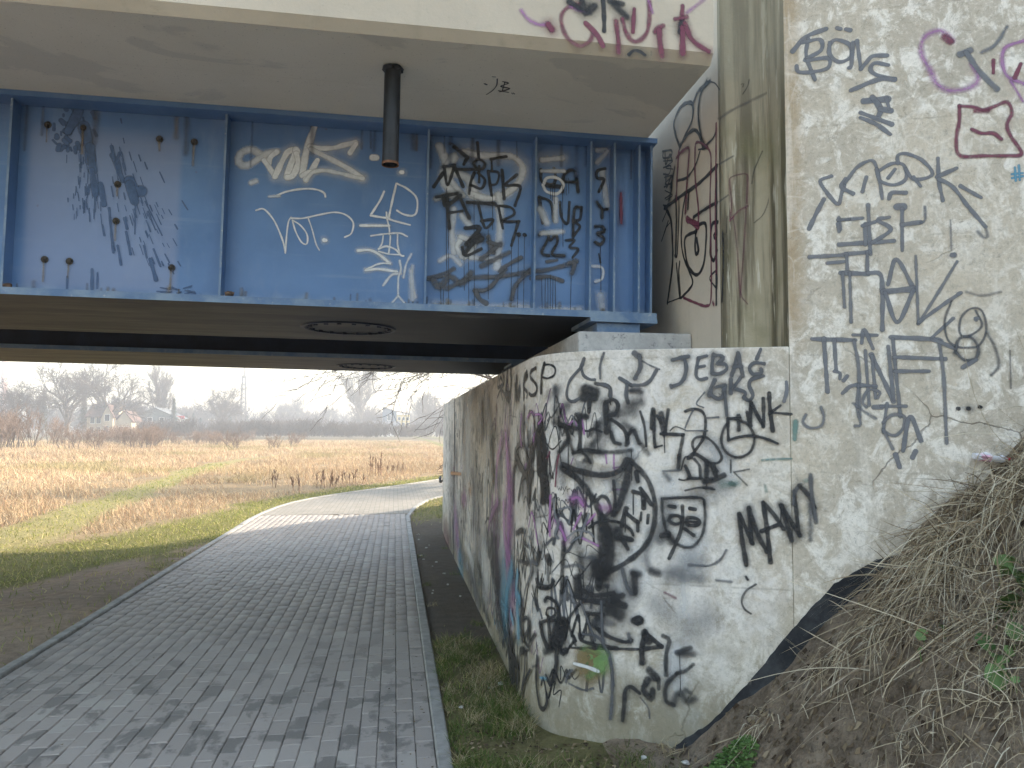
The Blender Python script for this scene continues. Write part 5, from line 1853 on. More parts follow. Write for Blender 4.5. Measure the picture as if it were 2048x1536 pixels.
def girder(y0, name_label, first):
    g = MB().box(XL, 0.0, y0 + .13, y0 + 1.50, .036, 1.088).build('girder', M['blue'] if first else M['steel_dark'], b, False)  # far girder body near black, shade between the boxes put into its colour
    g['label'] = name_label
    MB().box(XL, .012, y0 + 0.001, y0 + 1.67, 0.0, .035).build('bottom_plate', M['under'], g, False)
    MB().box(XL, .013, y0 - .003, y0 - .0005, -.002, .037).build('flange_edge', M['worn'], g, False)
    MB().box(-.40, .016, y0 - .006, y0 + .5, -.026, -.001).build('sole_plate', M['worn'], g, False)
    MB().box(XL, .010, y0 - .01, y0 + 1.64, 1.089, 1.119).build('top_flange', M['blue'], g, False)
    xs = [-.012, -.09, -.246, -.396, -.738, -1.386, -2.535, -3.662, -4.80, -5.94, -7.08, -8.22, -9.4, -10.6, -11.8, -13.0]
    for i, x in enumerate(xs if first else []):
        t = .006
        MB().box(x - t, x + t, y0 + .035, y0 + .1295, .036, 1.088).build('stiffener', M['blue'], g, False)
        MB().box(x - t, x + t, y0 + .031, y0 + .0345, .036, 1.088).build('stiffener_edge', M['worn'], g, False)
    hx, hy = -1.87, y0 + .91
    hm = MB()
    k = 40
    vv = []
    for rad, z in ((.292, -.001), (.300, -.010), (.318, -.010), (.324, -.001)):
        for i in range(k):
            t = 2 * math.pi * i / k; vv.append((hx + rad * math.cos(t), hy + rad * math.sin(t), z))
    hm.add(vv, [(j * k + i, j * k + (i + 1) % k, (j + 1) * k + (i + 1) % k, (j + 1) * k + i) for j in range(3) for i in range(k)])
    hm.build('hatch_rim', M['steel_dark'], g, False)
    for i in range(18):
        t = 2 * math.pi * i / 18
        MB().tube((hx + .27 * math.cos(t), hy + .27 * math.sin(t), -.016), (hx + .27 * math.cos(t), hy + .27 * math.sin(t), .0), .015, .017, 6).build('hatch_bolt', M['steel_dark'], g, False)
    MB().box(-.35, -.08, y0 + .03, y0 + .45, -.099, -.027).build('bearing', M['worn'], g, False, bevel=.006)
    return g
gird = girder(4.45, 'blue near girder with spray painted tags', True)
girder(7.62, 'dark far girder', False)
# rusty bolt heads on the first painted panel
for px, pz in ((-3.515, .987), (-3.327, .984), (-2.918, .95), (-2.728, .947), (-3.131, .671), (-3.13, .459), (-3.493, .221), (-3.364, .217), (-2.821, .207)):
    o = MB().lathe([(.020, 0), (.020, .004), (.012, .006), (.011, .014), (.004, .016)], 10).build('bolt', M['bolt'], gird, False)
    o.location = (px, 4.58, pz); o.rotation_euler = (R(90), 0, 0)
# drain pipe
pipe = MB().tube((-1.597, 3.81, .625), (-1.597, 3.81, 1.119), .041, .041, 28, cap=False).build('drain_pipe', M['black'], b, False, smooth=True)
MB().tube((-1.597, 3.81, .625), (-1.597, 3.81, .70), .036, .036, 28, cap=False).build('pipe_bore', M['black'], pipe, False)
ring = MB(); vv = []
for rad, z in ((.036, .624), (.043, .621), (.0425, .634), (.0415, .634)):
    for i in range(28):
        t = 2 * math.pi * i / 28; vv.append((-1.597 + rad * math.cos(t), 3.81 + rad * math.sin(t), z))
ring.add(vv, [(j * 28 + i, j * 28 + (i + 1) % 28, (j + 1) * 28 + (i + 1) % 28, (j + 1) * 28 + i) for j in range(3) for i in range(28)])
ring.build('rusty_rim', M['rust'], pipe, False)
col = MB(); rc = random.Random(8); vv = []
for rad, z in ((.043, 1.100), (.050, 1.108), (.052, 1.119)):
    for i in range(20):
        t = 2 * math.pi * i / 20; q = rad + rc.uniform(-.003, .006); vv.append((-1.597 + q * math.cos(t), 3.81 + q * math.sin(t), z + rc.uniform(-.004, 0)))
col.add(vv, [(j * 20 + i, j * 20 + (i + 1) % 20, (j + 1) * 20 + (i + 1) % 20, (j + 1) * 20 + i) for j in range(2) for i in range(20)])
col.build('pipe_collar', M['black'], pipe, False)

cur = None
for ln in GRAF.split('\n'):
    if ln.startswith('@'):
        if cur: graffiti(*cur)
        fr_, nm, lb = ln[1:].split('|')
        par = {'W': abut, 'B': abut, 'S': abut, 'G': gird, 'F': pa, 'O': b}[fr_]
        cur = (fr_, nm, lb, [], par, par is abut)
    elif ln.strip():
        cur[3].append(ln)
graffiti(*cur)
# years of overlapping faded tags along the side wall under the deck
rw = random.Random(17)
rows = []
for i in range(150):
    s0 = rw.uniform(1.6, 8.0); z0 = rw.uniform(.12, 1.75) if i % 3 else rw.uniform(.1, .9)
    c_ = rw.choice('kkkkggwwwwbpmc' if z0 < 1.2 else 'kkgwwwpb')
    w_ = rw.choice((16, 22, 30, 45)); so = rw.choice((.5, .7, .9, 1.1, 1.2))
    k = rw.randint(3, 7); pts = []; hh = rw.uniform(.15, .55); ww_ = rw.uniform(.05, .35)
    for j in range(k):
        pts.append((s0 + ww_ * (j / k - .5) * 2 + rw.uniform(-.05, .05), z0 + hh * (rw.random() if j % 2 else -rw.random() * .2)))
    pts = [(min(8.25, max(.1, a_)), min(2.02, max(.04, b_))) for a_, b_ in pts]
    rows.append('%s %d %g ' % (c_, w_, so) + ' '.join('%d,%d' % (a_ * 1000, b_ * 1000) for a_, b_ in pts))
for i in range(16):
    s0 = rw.uniform(2.0, 8.0); z0 = rw.uniform(.2, 1.6)
    rows.append('%s %d 1.3 %d,%d %d,%d' % (rw.choice('gwwwbp'), rw.randint(150, 380), s0 * 1000, z0 * 1000, (s0 + rw.uniform(-.3, .3)) * 1000, (z0 + rw.uniform(.1, .4)) * 1000))
layer['W'] = 0; UNDER = .0005
graffiti('W', 'faded_graffiti', 'dense overlapping faded tags and colour washes along the side wall', rows, abut, True)

# thin old scribbles filling the rounded corner and the lower front
rows = []
for i in range(70):
    s0 = rw.uniform(7.95, 8.72); z0 = rw.uniform(.25, 1.75)
    if s0 > 9.1 and z0 > 1.2: continue
    c_ = rw.choice('kkkkkggggbp' if s0 < 8.7 else 'kggggb'); w_ = rw.choice((6, 8, 10, 14, 18)); so = rw.choice((.35, .5, .7, .9))
    k = rw.randint(3, 8); pts = []; hh = rw.uniform(.05, .22); ww_ = rw.uniform(.03, .16); sl_ = rw.uniform(-.1, .1)
    for j in range(k):
        pts.append((s0 + ww_ * (j / k - .5) * 2 + rw.uniform(-.03, .03), z0 + sl_ * j / k + hh * (rw.random() if j % 2 else -rw.random() * .5)))
    rows.append('%s %d %g ' % (c_, w_, so) + ' '.join('%d,%d' % (a_ * 1000, max(60, b_ * 1000)) for a_, b_ in pts))
for i in range(34):
    s0 = rw.uniform(8.1, 9.4); z0 = rw.uniform(.3, 1.6)
    rows.append('%s %d 1.4 %d,%d %d,%d' % (rw.choice('gwwwbw'), rw.randint(60, 190), s0 * 1000, z0 * 1000, (s0 + rw.uniform(-.12, .12)) * 1000, (z0 + rw.uniform(.02, .2)) * 1000))
graffiti('W', 'faded_graffiti', 'thin overlapping scribbles and smudged washes around the rounded corner', rows, abut, True)
UNDER = 0.0
# rust runs below bolts and ledges of the near girder
rows = []
for px, pz in ((-3.515, .987), (-3.327, .984), (-2.918, .95), (-2.728, .947), (-3.131, .671), (-3.13, .459), (-3.493, .221), (-3.364, .217), (-2.821, .207)):
    rows.append('y %d 1.0 %d,%d %d,%d' % (rw.randint(10, 18), px * 1000, pz * 1000 - 8, px * 1000 + rw.randint(-4, 4), pz * 1000 - rw.randint(40, 150)))
    rows.append('k 44 1.2 %d,%d %d,%d' % (px * 1000, pz * 1000, px * 1000 + 1, pz * 1000 - 6))
for i in range(46):
    u_ = rw.uniform(-3.9, -.05)
    rows.append('%s %d 1.35 %d,%d %d,%d' % (rw.choice('yyg'), rw.randint(10, 30), u_ * 1000, rw.randint(50, 100), u_ * 1000 + rw.randint(-3, 3), 40))
    if i % 2: rows.append('%s %d 1.25 %d,1085 %d,%d' % (rw.choice('ggyd'), rw.randint(12, 40), u_ * 1000, u_ * 1000 + rw.randint(-4, 4), rw.randint(820, 1000)))
o_ = graffiti('G', 'rust_stains', 'rust runs and grime on the blue girder', rows, gird, False); o_['kind'] = 'stuff'

# ------------------------------------------------------------------ small loose things
def lump(name, loc, r, mat, label, cat, seed=0, sq=(1, 1, .7), group=None):
    bm = bmesh.new(); bmesh.ops.create_icosphere(bm, subdivisions=2, radius=r)
    rg = random.Random(seed)
    ph = [rg.uniform(0, 6) for _ in range(6)]
    for v in bm.verts:
        p = v.co / r
        k = 1 + .22 * math.sin(3.1 * p.x + ph[0]) * math.sin(2.7 * p.y + ph[1]) + .16 * math.sin(5 * p.z + ph[2] + 3 * p.x) + rg.uniform(-.08, .08)
        v.co = Vector((v.co.x * k * sq[0], v.co.y * k * sq[1], v.co.z * k * sq[2]))
    me = bpy.data.meshes.new(name); bm.to_mesh(me); bm.free(); me.materials.append(mat)
    o = bpy.data.objects.new(name, me); o.location = loc; o.rotation_euler = (0, 0, rg.uniform(0, 6)); COL.objects.link(o)
    return tag(o, label, cat, group)
lump('stone', (-.935, 4.50, 2.412), .024, M['stone'], 'small brown stone on the girder ledge beside the white scrawl panel', 'stone', 1, (1.2, 1, .9))
lump('stone', (-2.09, 4.50, 2.424), .022, M['stone'], 'small brown stone on the girder ledge at the left end', 'stone', 2, (1.2, 1, .8))
lump('white_scrap', (-.01, 8.44, .008), .035, M['pale_stone'], 'small white scrap lying on the grey pavers near the kerb', 'litter', 5, (1.2, .8, .25))
lump('black_object', (1.475, 24.6, .09), .10, M['black_object'], 'small black object by the path just past the wall end', 'bag', 6, (.8, .9, 1))  # unidentified dark object, given a crumpled bag-like shape
rs = random.Random(12)
for i in range(16):
    x, y = rs.uniform(.36, .74), rs.uniform(4.6, 12.5)
    lump('pebble', (x, y, float(height(x, y)) + .006), rs.uniform(.008, .02), M['pale_stone'], 'pale pebble on the bare dirt between kerb and wall', 'pebble', 20 + i, (1.2, 1, .6), 'pebbles on the dirt strip')
for k, (x, y, lb) in enumerate(((1.40, 3.62, 'pale stone near the clover at the foot of the wall'), (1.22, 3.70, 'pale stone at the foot of the wall, left of the clover'))):
    lump('stone', (x, y, float(height(x, y)) + .008), .015, M['pale_stone'], lb, 'stone', 40 + k, (1.3, 1, .6))

# crushed bottle lying in the straw
bx, by = 2.755, 3.235
bz = float(height(bx, by)) + .05
bot = empty('plastic_bottle', (bx, by, bz), 'crushed clear plastic bottle with red cap lying on the slope', 'bottle')
bot.scale = (.72, .72, .72)
def bottle_part(name, prof, mat, crush=0.0):
    m = MB().lathe(prof, 20)
    rg = random.Random(4)
    vv = []
    for x, y, z in m.v:
        q = 1 - crush * (.5 + .5 * math.sin(z * 60)) * (1 if y > 0 else .2)
        vv.append((x * (1 + .1 * crush) + rg.uniform(-1, 1) * .004 * crush, y * q + rg.uniform(-1, 1) * .004 * crush, z))
    o = mesh_obj(name, vv, m.f, mat, bot, False, smooth=False)
    o.rotation_euler = (R(98), 0, R(70))
    return o
bottle_part('body', [(.02, -.10), (.032, -.095), (.034, -.06), (.030, -.03), (.034, .0), (.033, .04), (.026, .07), (.014, .095), (.013, .105)], M['plastic'], .75)
bottle_part('wrapper', [(.0345, -.062), (.0345, .004)], M['pink_label'], .75)
bottle_part('cap', [(.0155, .104), (.0155, .122), (.013, .124)], M['red_cap'])

# ------------------------------------------------------------------ grass and straw
def blades(name, P, L, W, D, bend, C, mat, droop=None, segs=2):
    """P base points, L length, W width, D unit start direction, bend vector added along the blade, C colour."""
    n = len(P)
    side = np.cross(D, np.array([0, 0, 1.0])); side /= np.linalg.norm(side, axis=1)[:, None] + 1e-6
    ang = rng.uniform(0, math.pi, n)
    fb = np.cross(side, D)
    side = side * np.cos(ang)[:, None] + fb * np.sin(ang)[:, None]
    rows = []
    for j in range(segs + 1):
        t = j / segs
        c = P + D * (L * t)[:, None] + bend * (L * t * t)[:, None]
        if j < segs:
            w = (W * (1 - .55 * t) / 2)[:, None]
            rows += [c - side * w, c + side * w]
        else: rows.append(c)
    k = 2 * segs + 1
    V = np.stack(rows, 1).reshape(-1, 3)
    base = np.arange(n)[:, None] * k
    T = []
    for j in range(segs - 1):
        a = 2 * j
        T += [[a, a + 1, a + 3], [a, a + 3, a + 2]]
    a = 2 * (segs - 1); T.append([a, a + 1, a + 2])
    F = (base[:, None, :] + np.array(T)[None]).reshape(-1, 3)
    cc = np.repeat(C, k, axis=0)
    return fast_obj(name, V, F, mat, cols=cc)

def pick(cols, n, var=.18):
    c = np.array(cols)[rng.integers(0, len(cols), n)]
    return c * (1 + rng.uniform(-var, var, (n, 1)))

def updir(n, spread):
    a = rng.uniform(0, 2 * math.pi, n); s = np.abs(rng.normal(0, spread, n))
    d = np.stack([np.cos(a) * s, np.sin(a) * s, np.ones(n)], 1)
    return d / np.linalg.norm(d, axis=1)[:, None]

def scatter_wedge(n, r0, r1, a0, a1, power):
    u = rng.random(n); r = (r0 ** power + u * (r1 ** power - r0 ** power)) ** (1 / power)
    a = np.radians(rng.uniform(a0, a1, n))
    return r * np.sin(a), r * np.cos(a), r

STRAW = [(.42, .315, .20), (.52, .405, .26), (.36, .255, .165), (.33, .22, .15), (.50, .41, .29)]
# dry field
n = 210000
x, y, r = scatter_wedge(n, 10, 120, -36, 14, .55)
g, d, t = masks(x, y)
dl = np.maximum(left_edge(y) - x, x - right_edge(y))
cl_ = fbm(x, y, .5, 3, 51)
keep = (dl > .5) & (g < .25) & (d < .3) & (t < .45) & ((x < 1) | (y > 30)) & (cl_ > .34 - .1 * rng.random(n))
x, y, r = x[keep], y[keep], r[keep]; n = len(x)
pz = height(x, y)
ln = rng.uniform(.10, .34, n) * (.55 + 1.0 * fbm(x, y, .3, 3, 52)) * np.clip(.6 + (left_edge(y) - x) / 8, .5, 1.25)
ln = ln * (.85 + .004 * np.minimum(r, 60))
c = pick(STRAW, n) * (.62 + .7 * fbm(x, y, .15, 3, 53))[:, None]
gm = sstep(fbm(x, y, .22, 3, 54), .5, .62)[:, None] * .6
c = c * (1 - gm) + np.array([.20, .20, .08]) * gm
fg = blades('field_grass', np.stack([x, y, pz - .02], 1), ln, .005 + .00042 * r, updir(n, .6), np.stack([rng.normal(-.1, .35, n), rng.normal(0, .35, n), -np.abs(rng.normal(0, .25, n))], 1), c, M['straw'])
tag(fg, 'tall dry straw coloured grass covering the open field', 'grass', kind='stuff')
# short green verge along the path
n = 110000
x, y, r = scatter_wedge(n, 5, 40, -36, 14, .8)
g, d, t = masks(x, y)
dl = np.maximum(left_edge(y) - x, x - right_edge(y))
inwall = (x > .74) & (y < 13.2) & (y > 3.6)
keep = (dl > -.02) & (rng.random(n) < np.maximum(np.maximum(g, t * .55), d * (x < 0) * .22)) & ~inwall & (x < 3.2)
x, y, r = x[keep], y[keep], r[keep]; n = len(x)
ln = rng.uniform(.025, .08, n) * (1 + .02 * r)
c = pick([(.22, .245, .07), (.29, .30, .095), (.37, .345, .14), (.44, .38, .20), (.175, .20, .06)], n)
vg = blades('verge_grass', np.stack([x, y, height(x, y) - .005], 1), ln, .004 + .0005 * r, updir(n, .6), np.stack([rng.normal(0, .4, n), rng.normal(0, .4, n), -np.abs(rng.normal(0, .3, n))], 1), c, M['grass'])
tag(vg, 'short green grass along the edge of the path', 'grass', kind='stuff')
# tufts between kerb and wall and at the foot of the abutment
cent = []
for q in range(150):
    if q < 122: cent.append((rng.uniform(.33, .74), rng.uniform(2.4, 6.2), rng.uniform(.03, .07), rng.integers(45, 120), rng.uniform(.05, .12)))
    elif q < 140: cent.append((rng.uniform(.6, 1.5), rng.uniform(3.2, 3.75), .05, 50, rng.uniform(.05, .10)))
    else: cent.append((rng.choice([.36, .72]), rng.uniform(5, 11), .035, 40, .06))
for q in range(14): cent.append((rng.uniform(.70, .95), rng.uniform(4.1, 4.7), .05, 80, .14))
for q in range(26): cent.append((rng.uniform(.31, .36), rng.uniform(3.0, 5.4), .03, 50, .07))
P, Ls, Cc = [], [], []
for (cx, cy, sp, k, hl) in cent:
    qx = rng.normal(cx, sp, k); qy = rng.normal(cy, sp, k)
    ok = (qx > .315) & ((qx < .77) | (qy < yw(qx) - .01))
    qx, qy = qx[ok], qy[ok]; k = len(qx)
    P.append(np.stack([qx, qy, height(qx, qy) - .005], 1)); Ls.append(hl * rng.uniform(.4, 1.3, k))
    drygr = rng.random() < .22
    Cc.append(pick([(.46, .38, .23), (.36, .29, .17), (.52, .45, .30)] if drygr else [(.075, .125, .03), (.11, .17, .04), (.15, .19, .06), (.30, .26, .13)], k))
P = np.concatenate(P); Ls = np.concatenate(Ls); Cc = np.concatenate(Cc); n = len(P)
tg = blades('grass_tufts', P, Ls, np.full(n, .0032), updir(n, .5), np.stack([rng.normal(0, .5, n), rng.normal(0, .5, n), -np.abs(rng.normal(0, .35, n))], 1), Cc, M['grass'], segs=3)
tag(tg, 'tufts of green and dry grass between the kerb and the wall', 'grass', kind='stuff')

# straw on the embankment
def slope_pts(n, x0, x1, y0, y1):
    x = rng.uniform(x0, x1, n); y = rng.uniform(y0, y1, n)
    return x, y
n = 44000
x, y = slope_pts(n, 1.35, 4.6, .6, 3.75)
e = x - (1.42 + .1 * (3.8 - y))
cl_ = fbm(x, y, 2.2, 3, 61)
bare = sstep(e + .5 * (fbm(x, y, 1.3, 3, 66) - .45), 1.05, .60) * sstep(y, 2.0, 2.5) + .6 * sstep(e, .45, .15)
dens = np.clip(.04 + 1.0 * sstep(cl_, .44, .56) - bare * .98, .010, 1)
keep = (rng.random(n) < dens) & (y < yw(x) - .01)
x, y, e = x[keep], y[keep], e[keep]; n = len(x)
ln = rng.uniform(.05, .32, n) * (.5 + fbm(x, y, 2.2, 3, 61))
D = np.stack([rng.normal(-.55, .5, n), rng.normal(-.35, .5, n), rng.normal(-.05, .45, n)], 1)
hgt = emb_z(x, y)
D /= np.linalg.norm(D, axis=1)[:, None]
# keep the first part out of the soil
nrm_ = np.array([-.76, -.08, .65])
D = D + nrm_ * np.maximum(0, .10 - D @ nrm_)[:, None]; D /= np.linalg.norm(D, axis=1)[:, None]
shade_ = rng.random(n)[:, None]
c = pick([(.36, .285, .19), (.26, .20, .135), (.46, .385, .27), (.17, .13, .09), (.60, .52, .39)], n)
bend = np.stack([rng.normal(-.15, .35, n), rng.normal(-.05, .35, n), rng.normal(-.28, .3, n)], 1)
es = blades('embankment_straw', np.stack([x, y, hgt + rng.uniform(0, .03, n)], 1), ln, rng.uniform(.0015, .0085, n) * rng.uniform(.5, 1.2, n), D, bend, c, M['straw'], segs=4)
tag(es, 'tangled dry straw lying over the soil slope', 'dry grass', kind='stuff')
# hanging tussocks of pale straw
P, Ds, Ls, Cc, Bd = [], [], [], [], []
for (cx, cy, k, L0, sp) in ((2.46, 3.22, 150, .34, .06), (2.40, 3.12, 90, .30, .07), (2.16, 3.22, 90, .24, .05), (2.52, 3.02, 70, .30, .09), (2.72, 3.02, 120, .30, .10), (2.25, 2.66, 70, .22, .08), (2.05, 2.72, 60, .18, .08),
                             (2.85, 3.05, 120, .4, .1), (2.35, 2.45, 80, .25, .1), (1.98, 3.35, 40, .15, .05), (1.75, 3.47, 40, .12, .05), (2.12, 2.35, 60, .22, .09), (2.6, 2.7, 90, .3, .1), (1.88, 2.62, 40, .16, .07)):
    qx = rng.normal(cx, sp, k); qy = np.minimum(rng.normal(cy, sp, k), yw(qx) - .015)
    k = len(qx); P.append(np.stack([qx, qy, emb_z(qx, qy) + .005], 1)); Ls.append(1.15 * L0 * rng.uniform(.5, 1.15, k))
    dd = np.array([-.45, -.35, .45]) + rng.normal(0, .25, (k, 3)); Ds.append(dd / np.linalg.norm(dd, axis=1)[:, None])
    Bd.append(np.array([-.15, -.05, -.95]) + rng.normal(0, .2, (k, 3)))
    Cc.append(pick([(.58, .50, .36), (.48, .40, .27), (.36, .29, .19), (.66, .60, .46)], k))
P = np.concatenate(P); n = len(P)
ts = blades('straw_tussocks', P, np.concatenate(Ls), rng.uniform(.002, .0045, n), np.concatenate(Ds), np.concatenate(Bd), np.concatenate(Cc), M['straw'], segs=5)
tag(ts, 'pale straw tussocks hanging down the slope beside the wing wall', 'dry grass', kind='stuff')
# single long bleached stalks and curling stems
P, D, L, Bd = [], [], [], []
for p, q in (((1.74, 2.66), (1.64, 2.95)), ((1.83, 2.70), (1.76, 3.0)), ((1.88, 2.52), (1.89, 2.9)), ((1.92, 2.72), (1.78, 2.86)), ((2.10, 2.46), (2.0, 2.85)), ((2.2, 2.52), (1.9, 2.7)), ((2.3, 2.75), (1.95, 3.0)), ((2.4, 2.9), (2.2, 2.6)), ((2.15, 2.9), (1.8, 3.2)), ((1.4, 3.35), (1.72, 3.45)), ((1.3, 3.5), (1.6, 3.55))):
    a = np.array([p[0], p[1], float(emb_z(p[0], p[1])) + .01]); c_ = np.array([q[0], q[1], float(emb_z(q[0], q[1])) + .035])
    P.append(a); L.append(np.linalg.norm(c_ - a)); D.append((c_ - a) / L[-1]); Bd.append(rng.normal(0, .06, 3))
for k in range(260):
    x_, y_ = rng.uniform(1.9, 3.4), rng.uniform(1.6, 3.3)
    if y_ > yw(x_) - .03: continue
    P.append(np.array([x_, y_, float(emb_z(x_, y_)) + .01])); L.append(rng.uniform(.2, .55))
    dd = rng.normal(0, .6, 3) + nrm_ * .5; D.append(dd / np.linalg.norm(dd)); Bd.append(rng.normal(0, .6, 3) - nrm_ * .35)
n = len(P)
sk = blades('bleached_stalks', np.array(P), np.array(L), rng.uniform(.0028, .0052, n), np.array(D), np.array(Bd), pick([(.62, .54, .40), (.50, .42, .30), (.36, .30, .21)], n), M['straw'], segs=7)
tag(sk, 'loose bleached grass stalks strewn over the slope', 'dry grass', kind='stuff')
# leaf litter and crumbs of soil
n = 5200
x = rng.uniform(.33, 3.2, n); y = rng.uniform(1.8, 4.4, n)
k_ = (y < yw(x) - .01) | (x < .77)
x, y = x[k_], y[k_]; n = len(x)
zz = np.where(x > 1.05, emb_z(x, y), height(x, y)) + .004
sz = rng.uniform(.004, .018, n)
V = []
a = rng.uniform(0, 6.28, n)
for dx, dy in ((-1, -.35), (.2, -.6), (1, .1), (0, .6)):
    V.append(np.stack([x + sz * (dx * np.cos(a) - dy * np.sin(a)), y + sz * (dx * np.sin(a) + dy * np.cos(a)), zz + rng.uniform(0, .012, n) + np.where(x > 1.4, 1.17 * sz * (dx * np.cos(a) - dy * np.sin(a)), 0)], 1))
V = np.stack(V, 1).reshape(-1, 3)
F = np.arange(n)[:, None] * 4 + np.arange(4)[None]
cc = pick([(.16, .115, .075), (.10, .075, .05), (.24, .18, .115), (.34, .27, .18), (.07, .05, .036)], n)
ll = fast_obj('leaf_litter', V, F, M['straw'], cols=np.repeat(cc, 4, 0))
tag(ll, 'brown leaf litter and crumbs scattered on the soil', 'leaf litter', kind='stuff')

# windblown bits of straw and leaf on the pavers, thickest along the kerbs
n = 900
y = rng.uniform(1.5, 13.5, n); sd_ = rng.random(n)
x = np.where(sd_ < .42, .225 - np.abs(rng.normal(0, .16, n)), np.where(sd_ < .82, -2.55 + np.abs(rng.normal(0, .2, n)), rng.uniform(-2.5, .2, n)))
sz = rng.uniform(.003, .012, n); a = rng.uniform(0, 6.28, n); V = []
for dx, dy in ((-1, -.28), (.3, -.4), (1, .1), (-.1, .4)):
    V.append(np.stack([x + sz * (dx * np.cos(a) - dy * np.sin(a)), y + sz * (dx * np.sin(a) + dy * np.cos(a)), .007 + rng.uniform(0, .005, n)], 1))
V = np.stack(V, 1).reshape(-1, 3)
tag(fast_obj('path_debris', V, np.arange(n)[:, None] * 4 + np.arange(4)[None], M['straw'], cols=np.repeat(pick([(.12, .085, .05), (.22, .17, .10), (.07, .05, .035), (.34, .28, .18)], n), 4, 0)), 'bits of dry leaf and straw scattered on the pavers', 'debris', kind='stuff')
# crumbly clods on the slope
n = 2600
x = rng.uniform(1.35, 3.0, n); y = rng.uniform(1.8, 3.75, n)
k_ = y < yw(x) - .015
x, y = x[k_], y[k_]; n = len(x)
sz = .003 + .013 * rng.random(n) ** 3
ctr = np.stack([x, y, emb_z(x, y) + sz * .2], 1)
OC = np.array([(1, 0, 0), (-1, 0, 0), (0, 1, 0), (0, -1, 0), (0, 0, 1), (0, 0, -1)], float)
V = (ctr[:, None, :] + OC[None] * sz[:, None, None] * rng.uniform(.6, 1.3, (n, 6, 3))).reshape(-1, 3)
OF = np.array([(0, 2, 4), (2, 1, 4), (1, 3, 4), (3, 0, 4), (2, 0, 5), (1, 2, 5), (3, 1, 5), (0, 3, 5)])
F = (np.arange(n)[:, None, None] * 6 + OF[None]).reshape(-1, 3)
tag(fast_obj('soil_clods', V, F, M['soil']), 'crumbly brown clods on the bare soil slope', 'soil', kind='stuff')

# ------------------------------------------------------------------ leafy plants
def leaf_mesh(name, lobes=0):
    v = [(0, 0, 0)]; k = 14
    for i in range(k):
        t = 2 * math.pi * i / k - math.pi / 2
        r = 1.0 if i else .45
        r *= 1 + .06 * math.sin(5 * t)
        v.append((r * math.cos(t), r * math.sin(t) + .2, -.22 * r * r * (.4 + .6 * abs(math.cos(t)))))
    f = [(0, 1 + i, 1 + (i + 1) % k) for i in range(k)]
    me = bpy.data.meshes.new(name); me.from_pydata(v, [], f); me.materials.append(M['leaf'])
    me.polygons.foreach_set('use_smooth', [True] * len(f)); me.update()
    return me
LEAF = leaf_mesh('leaf')
def plant(loc, label, spots, seed):
    o = empty('leafy_plant', loc, label, 'plant', 'broad leaved plants on the slope')
    rg = random.Random(seed)
    for dx, dy, r in spots:
        px, py = loc[0] + dx, loc[1] + dy
        pz = float(emb_z(px, py)) + rg.uniform(.025, .07)
        lf = bpy.data.objects.new('leaf', LEAF); lf.scale = (r, r, r)
        lf.location = (px, py, pz)
        lf.rotation_euler = (R(rg.uniform(-30, 10)), R(-42 + rg.uniform(-18, 22)), rg.uniform(0, 6.28))
        link(lf, o)
        stm = MB().tube((px, py, pz), (px + rg.uniform(-.02, .03), py + rg.uniform(-.02, .02), float(emb_z(px, py)) - .02), .0018, .0025, 5).build('stem', M['leaf'], o)
    return o
rp = random.Random(31)
sp1 = [(rp.gauss(0, .09), rp.gauss(0, .10), rp.uniform(.024, .052)) for _ in range(40)]
plant((2.40, 2.62, float(emb_z(2.40, 2.62))), 'broad round green leaves in a cluster at the right side of the slope', sp1, 1)
plant((2.16, 2.93, float(emb_z(2.16, 2.93))), 'few small green leaves in the middle of the bare slope', [(0, 0, .026), (.05, -.05, .02), (.03, .04, .016), (-.03, -.02, .015)], 2)
plant((2.20, 2.55, float(emb_z(2.20, 2.55))), 'single round green leaves lower on the slope, near the frame edge', [(0, 0, .030), (.06, .03, .022), (-.02, -.08, .016), (.09, -.03, .025), (.03, .08, .02)], 3)
# clover patch at the foot of the slope
n = 420
a = rng.uniform(0, 6.28, n); rad = .105 * np.sqrt(rng.random(n))
x = 1.53 + rad * 1.15 * np.cos(a); y = 3.42 + rad * 1.25 * np.sin(a)
zz = emb_z(x, y) + .012 + .045 * (1 - (rad / .105) ** 2) * rng.uniform(.4, 1, n)
V, F, Cc = [], [], []
for i in range(n):
    for q in range(3):
        t = a[i] * 3 + q * 2.09; s_ = rng.uniform(.006, .011)
        c_ = np.array([x[i] + math.cos(t) * s_, y[i] + math.sin(t) * s_, zz[i]])
        m0 = len(V)
        for u in range(6):
            V.append((c_[0] + s_ * math.cos(u * 1.047), c_[1] + s_ * math.sin(u * 1.047), c_[2] + rng.uniform(-.003, .004)))
        F.append([m0 + u for u in range(6)])
        cl1 = np.array([(.12, .21, .06), (.17, .28, .09), (.23, .34, .12)])[rng.integers(0, 3)]
        Cc += [cl1] * 6
clv = fast_obj('clover_patch', np.array(V), np.array(F), M['grass'], cols=np.array(Cc))
tag(clv, 'bright green clover patch at the foot of the slope', 'clover', kind='stuff')

